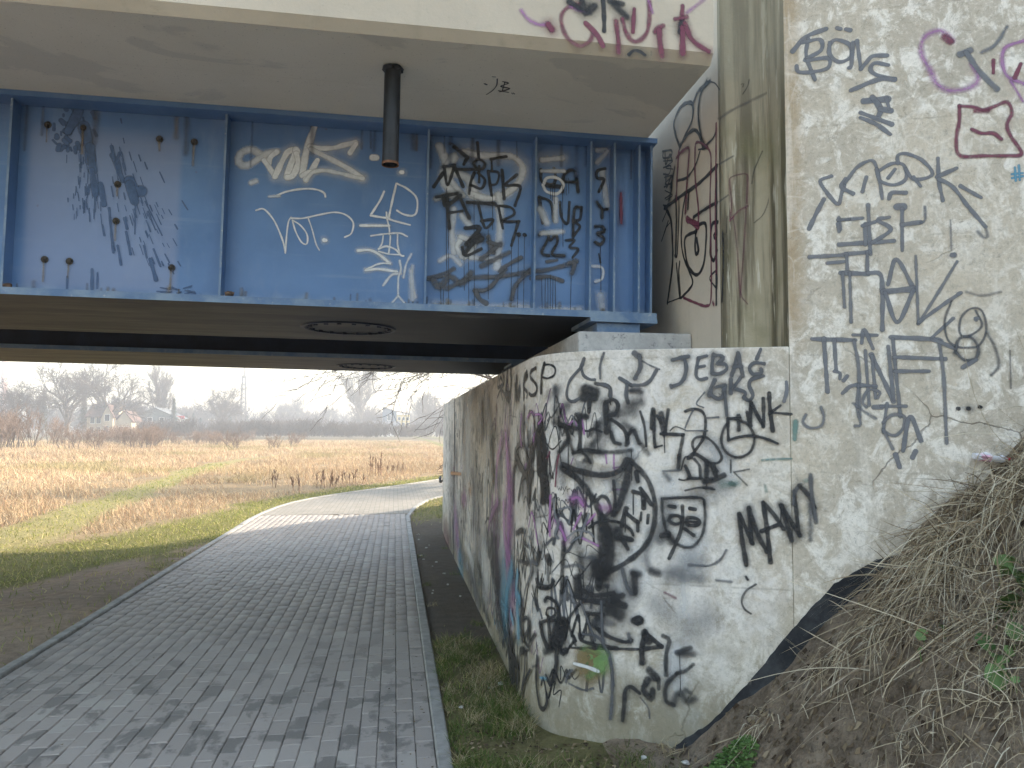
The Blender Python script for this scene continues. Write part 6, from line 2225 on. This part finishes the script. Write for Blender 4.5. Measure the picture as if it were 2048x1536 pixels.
# dry dock stalks standing beside the path
def stalk_clump(x, y, k, hgt, label, seed):
    rg = random.Random(seed)
    o = empty('weed_stalks', (x, y, float(height(x, y))), label, 'weeds', 'dry weed stalks beside the path')
    for i in range(k):
        px, py = x + rg.gauss(0, .16), y + rg.gauss(0, .16); z = float(height(px, py)); h_ = hgt * rg.uniform(.55, 1.1)
        tx, ty = px + rg.gauss(0, .06), py + rg.gauss(0, .06)
        m = MB().tube((px, py, z - .02), (tx, ty, z + h_), .010, .006, 5)
        for j in range(7):
            t = rg.uniform(.45, 1); c_ = (px + (tx - px) * t, py + (ty - py) * t, z + h_ * t)
            m.tube(c_, (c_[0] + rg.gauss(0, .03), c_[1] + rg.gauss(0, .03), c_[2] + rg.uniform(.04, .12)), .018, .006, 4)
        m.build('stalk', M['dry_stalk'], o)
for i, (x, y, k, h_, lb) in enumerate(((-.62, 27.9, 9, .75, 'tall dark brown dry weed stalks beside the path bend'), (-1.72, 23.2, 6, .42, 'short brown dry weed stalks left of the path bend'), (-2.05, 22.6, 5, .45, 'cluster of brown dry stalks before the path bend'),
                                        (-1.25, 24.9, 5, .38, 'low brown dry stalks between the stalk clusters'), (-3.5, 23.2, 3, .5, 'few thin dry stalks standing left in the grass'), (-.1, 28.6, 5, .45, 'small dry stalk cluster right of the tall stalks'), (-2.6, 21.8, 4, .36, 'sparse dry stalks nearest the straight path edge'))):
    stalk_clump(x, y, k, h_, lb, i)

# ------------------------------------------------------------------ bare trees
def grow(rg, p, d, L, r, lev, maxlev, segs, cfg):
    ns = cfg['ns'][lev]
    for i in range(ns):
        d = (d + Vector((rg.gauss(0, 1), rg.gauss(0, 1), rg.gauss(0, 1))) * cfg['wig'][lev] + Vector((0, 0, cfg['up'][lev]))).normalized()
        p2 = p + d * (L / ns); r2 = r * cfg['tap'][lev]
        segs.append((lev, p.x, p.y, p.z, p2.x, p2.y, p2.z, r, r2))
        if lev < maxlev and i >= cfg['first'][lev]:
            for c in range(cfg['kids'][lev]):
                a = d.orthogonal().normalized(); a.rotate(Matrix.Rotation(rg.uniform(0, 6.28), 3, d))
                sp = cfg['spread'][lev] * rg.uniform(.7, 1.25)
                nd = (d * math.cos(sp) + a * math.sin(sp)).normalized()
                grow(rg, p2, nd, L * cfg['len'][lev] * rg.uniform(.7, 1.2), max(r2 * cfg['rk'], cfg['rmin']), lev + 1, maxlev, segs, cfg)
        p, r = p2, r2
def seg_mesh(segs, k=3):
    S = np.array(segs, float)
    p0, p1, r0, r1 = S[:, 1:4], S[:, 4:7], S[:, 7], S[:, 8]
    d = p1 - p0; d /= np.linalg.norm(d, axis=1)[:, None] + 1e-9
    ref = np.where(np.abs(d[:, 2:3]) > .9, np.array([[1., 0, 0]]), np.array([[0, 0, 1.]]))
    a = np.cross(d, ref); a /= np.linalg.norm(a, axis=1)[:, None] + 1e-9
    b_ = np.cross(d, a)
    rows = []
    for p, r in ((p0, r0), (p1, r1)):
        for i in range(k):
            t = 2 * math.pi * i / k
            rows.append(p + a * (r * math.cos(t))[:, None] + b_ * (r * math.sin(t))[:, None])
    V = np.stack(rows, 1).reshape(-1, 3); base = np.arange(len(S))[:, None] * 2 * k
    F = np.concatenate([base + np.array([[i, (i + 1) % k, k + (i + 1) % k, k + i]]) for i in range(k)])
    return V, F
def mesh_from(name, V, F, mat):
    o = fast_obj(name, V, F, mat); me = o.data; bpy.data.objects.remove(o); return me
def tree_meshes(seed, cfg, maxlev, split=1, mat=None):
    rg = random.Random(seed); segs = []
    for s in range(cfg.get('stems', 1)):
        dd = Vector((rg.gauss(0, cfg.get('lean', .05)), rg.gauss(0, cfg.get('lean', .05)), 1)).normalized()
        grow(rg, Vector((rg.gauss(0, cfg.get('base', 0)), rg.gauss(0, cfg.get('base', 0)), -.1)), dd, cfg['L'], cfg['r'], 0, maxlev, segs, cfg)
    t = [s for s in segs if s[0] < split]; c = [s for s in segs if s[0] >= split]
    out = [mesh_from('trunk', *seg_mesh(t, 7), M['bark'])]
    out.append(mesh_from('crown', *seg_mesh(c, 3), mat or M['twig']))
    return out
OAK = dict(L=6.0, r=.46, ns=[5, 4, 4, 3, 2], wig=[.06, .13, .16, .2, .2], up=[.02, .05, .03, .03, .05], tap=[.90, .85, .80, .76, .7], first=[1, 1, 1, 0, 0], kids=[3, 2, 2, 2, 0], spread=[.85, .7, .7, .7, .6], len=[.82, .60, .58, .6, 1], rk=.66, rmin=.036)
LIME = dict(OAK, L=6.5, spread=[.5, .45, .5, .5, .5], up=[.03, .12, .10, .08, .1], kids=[3, 2, 2, 2, 0], wig=[.04, .08, .12, .15, .2], rmin=.045)
SHRUB = dict(L=2.2, r=.035, ns=[4, 3, 2, 2], wig=[.10, .14, .2, .2], up=[.04, .06, .06, .06], tap=[.86, .82, .8, .8], first=[0, 0, 0, 0], kids=[1, 2, 1, 0], spread=[.38, .42, .5, .6], len=[.55, .5, .6, 1], rk=.65, rmin=.013, stems=9, lean=.20, base=.5)
oaks = [tree_meshes(11 + i, OAK, 4, 2) for i in range(3)]
limes = [tree_meshes(31 + i, LIME, 4, 2) for i in range(2)]
shr = [tree_meshes(51 + i, SHRUB, 3, 1, M['twig_red'])[1] for i in range(3)]
shr_stem = [tree_meshes(51 + i, SHRUB, 3, 1, M['twig_red'])[0] for i in range(3)]
def bearing_x(px, Y): return Y * math.tan(YAW + math.atan((px - 1024) / 1538.0))
def tree(meshes, x, y, sc, rz, label, name='bare_tree', group=None, wide=1.0, cat='tree'):
    z = float(height(x, y))
    o = empty(name, (x, y, z), label, cat, group, rz); o.scale = (sc * wide, sc * wide, sc)
    for nm, me in zip(('trunk', 'crown'), meshes):
        c = bpy.data.objects.new(nm, me); link(c, o, False)
    return o
for px, Y, kind, sc, rz, wd, lb in (
    (25, 150, 'o1', .74, .3, 1.1, 'bare grey tree at the far left of the field edge'),
    (62, 165, 'o2', .80, 2.2, 1.0, 'bare tree second from the left, above the red shrubs'),
    (138, 165, 'o0', 1.16, 1.0, .95, 'tall bare spreading tree left of the cream house'),
    (216, 172, 'o1', 1.22, 3.9, .95, 'tallest bare tree standing over the cream house'),
    (262, 180, 'o2', .72, .5, .9, 'smaller bare tree right of the cream house'),
    (318, 200, 'l0', 1.05, .7, .8, 'bare tree behind the dark grey house'),
    (437, 205, 'o2', 1.02, 4.4, .95, 'round bare tree left of the lattice mast'),
    (520, 250, 'o0', .62, 2.0, .9, 'small bare tree right of the lattice mast'),
    (560, 300, 'l1', .72, 1.2, 1.0, 'distant hazy bare tree between the mast and the thin pole'),
    (590, 310, 'l0', .86, 3.2, 1.0, 'distant hazy bare tree behind the thin pole'),
    (660, 300, 'l1', .66, 5.2, 1.2, 'low distant bare tree left of the round tall tree'),
    (725, 235, 'l0', 1.32, 2.6, .85, 'tall round bare tree left of the blue and yellow house'),
    (850, 240, 'l1', .85, .2, 1.2, 'hazy bare tree right of the blue and yellow house'),
    (875, 200, 'o1', .62, .9, 1.2, 'low bare tree right beside the wall edge')):
    ms = (oaks if kind[0] == 'o' else limes)[int(kind[1])]
    tree(ms, bearing_x(px, Y), Y, sc, rz, lb, wide=wd, group='bare trees at the far edge of the field')
# near tree whose boughs reach over the end of the wall
NEAR = dict(OAK, L=3.4, r=.17, ns=[4, 6, 5, 4, 3], up=[.03, .015, .0, .02, .02], spread=[1.15, .55, .6, .6, .6], len=[1.55, .5, .55, .55, 1], wig=[.05, .09, .12, .15, .2], rmin=.011, first=[1, 1, 0, 0, 0], kids=[4, 2, 2, 1, 0], tap=[.88, .84, .8, .8, .8])
nt = tree_meshes(77, NEAR, 4, 2)
tree(nt, 4.9, 24.5, .86, 2.4, 'bare tree behind the end of the wall, its boughs hanging left')

# spruces
def spruce_mesh(seed, H=9.0, Rb=2.0, n=2600):
    rg = np.random.default_rng(seed)
    t = rg.random(n) ** .8
    z = H * (.08 + .92 * t); rmax = Rb * (1 - t) * (.75 + .25 * np.sin(t * 60)) + .05
    rad = rmax * np.sqrt(rg.random(n)); a = rg.uniform(0, 6.28, n)
    c = np.stack([rad * np.cos(a), rad * np.sin(a), z - rad * .25], 1)
    s = rg.uniform(.12, .32, n)[:, None]
    out = np.stack([np.cos(a), np.sin(a), np.full(n, -.35)], 1); tg_ = np.stack([-np.sin(a), np.cos(a), np.zeros(n)], 1)
    V = np.stack([c - tg_ * s * .5, c + tg_ * s * .5, c + out * s * 1.8 + rg.normal(0, .05, (n, 3))], 1).reshape(-1, 3)
    F = np.arange(n)[:, None] * 3 + np.arange(3)[None]
    m = MB().tube((0, 0, -.1), (0, 0, H * .95), .16, .02, 7)
    to = m.build('trunk', M['bark']); tm = to.data; bpy.data.objects.remove(to)
    return [tm, mesh_from('crown', V, F, M['needles'])]
spr = [spruce_mesh(i) for i in range(2)]
for px, Y, sc, wd, k, lb in ((348, 185, .98, .9, 0, 'tall dark spruce between the dark house and the red and white board'), (495, 260, .72, 1.2, 1, 'dark spruce just right of the lattice mast'), (168, 180, .95, 1.1, 1, 'dark evergreen tree between the two tall bare trees'),
                             (88, 200, 1.22, .7, 0, 'tall narrow pine left of the tall bare trees'), (374, 220, .62, 1.2, 1, 'small spruce right of the red and white board'), (388, 225, .70, 1.0, 0, 'second small spruce right of the red and white board'),
                             (402, 222, .55, 1.2, 1, 'third small spruce, left of the round bare tree'), (462, 230, .60, 1.2, 0, 'small spruce between the round bare tree and the mast')):
    tree(spr[k], bearing_x(px, Y), Y, sc, px * .37, lb, 'spruce_tree', 'spruces at the far edge of the field', wd)
# shrubs: reddish thicket on the left and hedge line across the field
rg = random.Random(5)
for i in range(80):
    Y = rg.uniform(66, 125); px = rg.uniform(-90, 330) if i < 52 else rg.uniform(300, 620)
    x = bearing_x(px, Y); z = float(height(x, Y)); k = i % 3
    o = empty('shrub', (x, Y, z), ('leafless reddish shrub in the thicket at the far left, below the grey trees' if px < 130 else 'leafless reddish shrub in the thicket in front of the cream house' if px < 265 else 'leafless reddish shrub before the dark grey house and the tall spruce' if px < 400 else 'low leafless shrub at the far edge of the field below the mast'), 'shrub', 'reddish shrubs in the thicket', rg.uniform(0, 6.28))
    s = rg.uniform(.75, 1.15) * (.78 if px < 120 else .52 if px < 330 else .4); o.scale = (s * 1.2, s * 1.2, s)
    link(bpy.data.objects.new('stem', shr_stem[k]), o, False); link(bpy.data.objects.new('crown', shr[k]), o, False)
def merged(name, meshes, spots, mat, label, cat):
    VV, FF, n = [], [], 0
    for (me, x, y, z, s, rz, w) in spots:
        v = np.empty(len(me.vertices) * 3, np.float32); me.vertices.foreach_get('co', v); v = v.reshape(-1, 3)
        f = np.empty(len(me.loops), np.int32); me.loops.foreach_get('vertex_index', f); f = f.reshape(-1, 4)
        c_, s_ = math.cos(rz), math.sin(rz)
        q = np.stack([(v[:, 0] * c_ - v[:, 1] * s_) * s * w + x, (v[:, 0] * s_ + v[:, 1] * c_) * s * w + y, v[:, 2] * s + z], 1)
        VV.append(q); FF.append(f + n); n += len(q)
    o = fast_obj(name, np.concatenate(VV), np.concatenate(FF), mat); return tag(o, label, cat, kind='stuff')
thin = [tree_meshes(90 + i, dict(SHRUB, L=2.6, stems=9, r=.05, rmin=.03, kids=[2, 2, 1, 0]), 2, 1)[1] for i in range(2)]
sp = []
for i in range(150):
    Y = rg.uniform(150, 185); px = rg.uniform(280, 960); x = bearing_x(px, Y)
    sp.append((thin[i % 2], x, Y, float(height(x, Y)), rg.uniform(.45, .9), rg.uniform(0, 6), 1.5))
merged('hedgerow', None, sp, M['twig'], 'low grey hedge running along the far edge of the field', 'hedge')
sp = []
for i in range(130):
    Y = rg.uniform(235, 420); px = rg.uniform(-120, 1000); x = bearing_x(px, Y)
    sp.append((thin[i % 2], x, Y, 0, rg.uniform(1.1, 2.6), rg.uniform(0, 6), 1.5))
merged('far_woodland', None, sp, M['twig'], 'hazy grey belt of distant bare woodland', 'woodland')

# ------------------------------------------------------------------ far buildings, mast, poles
def window(par, x, z, w, h, y, face=-1):
    fr = MB().box(x - w / 2 - .08, x + w / 2 + .08, y - .05, y - .002, z - .08, z + h + .08).build('window', M['white_wall'], par, False)
    MB().box(x - w / 2, x + w / 2, y - .06, y - .052, z, z + h).build('pane', M['glass'], fr, False)
def gable(par, x0, x1, y0, y1, z, rh, mat, wallmat, along='x', ov=.4):
    if along == 'x':
        ym = (y0 + y1) / 2
        MB().add([(x0, y0, z), (x0, y1, z), (x0, ym, z + rh), (x1, y0, z), (x1, y1, z), (x1, ym, z + rh)], [(0, 2, 1), (3, 4, 5), (0, 3, 5, 2), (1, 2, 5, 4)]).build('gable_wall', wallmat, par, False)
        v = [(x0 - ov, y0 - ov, z - .25), (x0 - ov, ym, z + rh + .1), (x0 - ov, y1 + ov, z - .25)]
    else:
        xm = (x0 + x1) / 2
        MB().add([(x0, y0, z), (x1, y0, z), (xm, y0, z + rh), (x0, y1, z), (x1, y1, z), (xm, y1, z + rh)], [(0, 1, 2), (3, 5, 4), (0, 2, 5, 3), (1, 4, 5, 2)]).build('gable_wall', wallmat, par, False)
    t = .18
    if along == 'x':
        vv = []
        for xx in (x0 - ov, x1 + ov):
            vv += [(xx, y0 - ov, z - .2), (xx, ym, z + rh + .05), (xx, y1 + ov, z - .2), (xx, y1 + ov, z - .2 + t), (xx, ym, z + rh + .05 + t), (xx, y0 - ov, z - .2 + t)]
    else:
        vv = []
        for yy in (y0 - ov, y1 + ov):
            vv += [(x0 - ov, yy, z - .2), (xm, yy, z + rh + .05), (x1 + ov, yy, z - .2), (x1 + ov, yy, z - .2 + t), (xm, yy, z + rh + .05 + t), (x0 - ov, yy, z - .2 + t)]
    ff = [(0, 1, 4, 5), (1, 2, 3, 4), (11, 10, 7, 6), (10, 9, 8, 7)] + [(i, 6 + i, 6 + (i + 1) % 6, (i + 1) % 6) for i in range(6)]
    return MB().add(vv, ff).build('roof', mat, par, False)
Y = 172.0; x = bearing_x(219, Y)
h = empty('house', (x, Y, 0), 'cream house with red roof under the tallest bare tree', 'house')
MB().box(-4.3, 1.2, 0, 8, -.3, 4.3).build('wall', M['cream'], h, False)
MB().box(1.21, 4.2, .8, 7, -.3, 3.4).build('annex_wall', M['cream'], h, False)
rf = gable(h, -4.3, 1.2, 0, 8, 4.3, 2.6, M['red_roof'], M['cream'], 'x')
MB().box(-2.6, -2.0, 3.2, 3.8, 5.8, 8.0).build('chimney', M['brick_red'], rf, False)
gable(h, 1.21, 4.2, .8, 7, 3.4, 2.0, M['red_roof'], M['cream'], 'y')
gable(h, -1.1, 1.1, -1.0, 3.5, 4.2, 2.4, M['red_roof'], M['cream'], 'y', .2)
MB().box(-1.1, 1.1, -1.0, -.01, -.3, 4.19).build('bay_wall', M['cream'], h, False)
for wx, wz in ((-3.3, .9), (-2.0, .9), (-3.2, 2.9), (-2.0, 2.9)): window(h, wx, wz, .8, 1.2, 0)
for wx, wz in ((-.1, 1.0), (0, 3.4)): window(h, wx, wz, .9, 1.3, -1.0)
for wx, wz in ((2.2, 1.0), (3.3, 1.0)): window(h, wx, wz, .8, 1.2, .8)
Y = 190.0; x = bearing_x(312, Y)
h = empty('house', (x, Y, 0), 'dark grey house with low gabled roof left of the tall spruce', 'house')
MB().box(-5.0, 4.6, 0, 9, -.3, 4.4).build('wall', M['dark_wall'], h, False)
gable(h, -5.0, 4.6, 0, 9, 4.4, 2.2, M['grey_roof'], M['dark_wall'], 'y', .5)
for wx, wz in ((-3, 1), (0, 1), (2.6, 1), (-1.2, 3.2), (1.4, 3.2)): window(h, wx, wz, .9, 1.2, 0)
Y = 184.0; x = bearing_x(336, Y)
h = empty('shed', (x, Y, 0), 'small cream outbuilding in front of the dark grey house', 'shed')
MB().box(-.9, .9, 0, 3, -.3, 2.9).build('wall', M['cream'], h, False)
MB().box(-1.1, 1.1, -.2, 3.2, 2.9, 3.1).build('roof', M['grey_roof'], h, False)
MB().box(-.25, .35, -.05, -.002, .9, 2.0).build('window', M['glass'], h, False)
Y = 192.0; x = bearing_x(360, Y)
h = empty('board', (x, Y, 0), 'red and white striped board right of the tall spruce', 'sign')
for sx in (-.8, .8): MB().box(sx - .06, sx + .06, .05, .15, -.3, 4.9).build('post', M['steel'], h, False)
for k in range(4): MB().box(-1.1, 1.1, 0, .045, 1.8 + .78 * k, 2.575 + .78 * k).build('stripe', M['red_paint'] if k % 2 else M['white_wall'], h, False)
for px, Y, w, hh, m, lb in ((381, 200, .5, 2.0, 'white_wall', 'small white kiosk left of the round bare tree'), (412, 200, 1.9, 1.7, 'cream', 'low cream shed below the small spruces'), (540, 255, 5.0, 2.4, 'white_wall', 'low white building right of the mast'), (505, 240, 1.0, 2.2, 'white_wall', 'tiny white hut beside the dark spruce'), (565, 270, 4.2, 3.0, 'dark_wall', 'low grey building right of the white one')):
    h = empty('shed', (bearing_x(px, Y), Y, 0), lb, 'shed')
    MB().box(-w / 2, w / 2, 0, 3, -.3, hh).build('wall', M[m], h, False)
    MB().box(-w / 2 - .2, w / 2 + .2, -.2, 3.2, hh + .001, hh + .2).build('roof', M['grey_roof'], h, False)
    MB().box(-w * .2, w * .2, -.05, -.002, .1, hh * .75).build('door', M['wood'], h, False)
Y = 225.0; x = bearing_x(795, Y)
h = empty('house', (x, Y, 0), 'blue and yellow two storey house at the right end of the tree line', 'house')
MB().box(-4.2, -.2, 0, 8, -.3, 7.2).build('blue_wall', M['blue_wall'], h, False)
MB().box(-.19, 3.6, .4, 8, 2.4, 6.2).build('yellow_wall', M['yellow_wall'], h, False)
MB().box(-.19, 3.6, .8, 8, -.3, 2.395).build('ground_floor', M['dark_wall'], h, False)
MB().add([(-4.4, -.2, 8.4), (.0, -.2, 7.0), (.0, 8.2, 7.0), (-4.4, 8.2, 8.4), (-4.4, -.2, 8.6), (.0, -.2, 7.2), (.0, 8.2, 7.2), (-4.4, 8.2, 8.6)], BOXF).build('roof', M['grey_roof'], h, False)
MB().add([(-4.2, 0, 7.2), (-.2, 0, 7.2), (-4.2, 0, 8.35), (-4.2, 8, 7.2), (-.2, 8, 7.2), (-4.2, 8, 8.35)], [(0, 1, 2), (3, 5, 4), (0, 2, 5, 3)]).build('gable_wall', M['blue_wall'], h, False)
MB().add([(-.3, 0, 7.3), (3.9, 0, 6.3), (3.9, 8.2, 6.3), (-.3, 8.2, 7.3), (-.3, 0, 7.5), (3.9, 0, 6.5), (3.9, 8.2, 6.5), (-.3, 8.2, 7.5)], BOXF).build('roof', M['grey_roof'], h, False)
window(h, -2.3, 4.6, 1.0, 1.5, 0)
for wx in (.6, 1.8, 3.0):
    for wz in (3.0, 4.6): window(h, wx, wz, .7, .9, .4)
Y = 215.0; x = bearing_x(772, Y)
h = empty('house', (x, Y, 0), 'low grey roofed cottage in front of the blue and yellow house', 'house')
MB().box(-3.2, 3.4, 0, 5, -.3, 2.3).build('wall', M['white_wall'], h, False)
gable(h, -3.2, 3.4, 0, 5, 2.3, 1.7, M['grey_roof'], M['white_wall'], 'x')
for wx in (-2, 1.8): window(h, wx, .9, .8, .9, 0)
# chimney far left
Y = 420.0; x = bearing_x(6, Y)
o = empty('chimney_stack', (x, Y, 0), 'tall pale industrial chimney at the far left horizon', 'chimney')
MB().tube((0, 0, -.3), (0, 0, 46), 1.7, 1.2, 16).build('shaft', M['brick_red'], o, False, smooth=False)
MB().tube((0, 0, 40), (0, 0, 42.5), 1.31, 1.27, 16).build('band', M['white_wall'], o, False)
MB().tube((0, 0, 45.9), (0, 0, 46.5), 1.35, 1.35, 16).build('rim', M['grey_roof'], o, False)
# lattice mast
Y = 300.0; x = bearing_x(487, Y)
o = empty('lattice_mast', (x, Y, 0), 'tall steel lattice mast right of the round bare tree', 'mast')
H = 30.0
def mw(z): return 1.15 - .75 * z / H
for sx in (-1, 1):
    for sy in (-1, 1):
        MB().tube((sx * mw(0), sy * mw(0), -.3), (sx * mw(22), sy * mw(22), 22), .2, .16, 5).build('leg', M['steel'], o, False)
br = MB(); z = 0.0
while z < 21.5:
    z2 = min(22, z + 1.6); w0, w1 = mw(z), mw(z2)
    for (ax, ay), (bx_, by_) in (((-1, -1), (1, -1)), ((1, -1), (1, 1)), ((1, 1), (-1, 1)), ((-1, 1), (-1, -1))):
        br.tube((ax * w0, ay * w0, z), (bx_ * w1, by_ * w1, z2), .09, .09, 4); br.tube((bx_ * w0, by_ * w0, z), (ax * w1, ay * w1, z2), .06, .06, 4); br.tube((ax * w1, ay * w1, z2), (bx_ * w1, by_ * w1, z2), .05, .05, 4)
    z = z2
tag(br.build('bracing', M['steel'], o, False), kind='stuff')
MB().box(-.9, .9, -.9, .9, 18.6, 18.8).build('platform', M['steel'], o, False)
MB().tube((0, 0, 21), (0, 0, H), .28, .16, 8).build('top_pole', M['steel'], o, False)
for k in range(3):
    a = k * 2.094 - 1.57
    MB().box(-.16 + .95 * math.cos(a), .16 + .95 * math.cos(a), .95 * math.sin(a) - .1, .95 * math.sin(a) + .1, 18.9, 20.9).build('antenna', M['white_wall'], o, False)
for px, Y, hh, lb in ((473, 225, 8.5, 'thin utility pole just left of the lattice mast'), (601, 190, 4.6, 'low pole with crossbar in the middle of the field edge'), (559, 300, 9.5, 'thin distant pole between the mast and the hazy trees'), (589, 330, 14.5, 'tall thin distant pole among the hazy trees'), (424, 200, 4.6, 'short pole under the round bare tree'), (764, 230, 7.0, 'thin pole left of the blue and yellow house')):
    o = empty('utility_pole', (bearing_x(px, Y), Y, 0), lb, 'pole')
    MB().tube((0, 0, -.4), (0, 0, hh), .13, .09, 7).build('post', M['wood'], o, False)
    MB().box(-.8, .8, -.06, .06, hh - .7, hh - .56).build('crossarm', M['wood'], o, False)
    for q in (-.7, 0, .7): MB().tube((q, 0, hh - .56), (q, 0, hh - .35), .04, .06, 6).build('insulator', M['white_wall'], o, False)

# ------------------------------------------------------------------ haze
n = NT('haze_air')
pv_ = n.node('ShaderNodeVolumePrincipled')
pv_.inputs['Color'].default_value = (.66, .70, .77, 1)
pv_.inputs['Density'].default_value = .0021
pv_.inputs['Anisotropy'].default_value = .25
n.t.links.new(pv_.outputs[0], n.out.inputs['Volume'])
hz = MB().box(-640, 640, -640, 640, -3.0, 52.0).build('haze', n.m)
tag(hz, 'pale haze filling the air over the field', 'haze', kind='stuff')
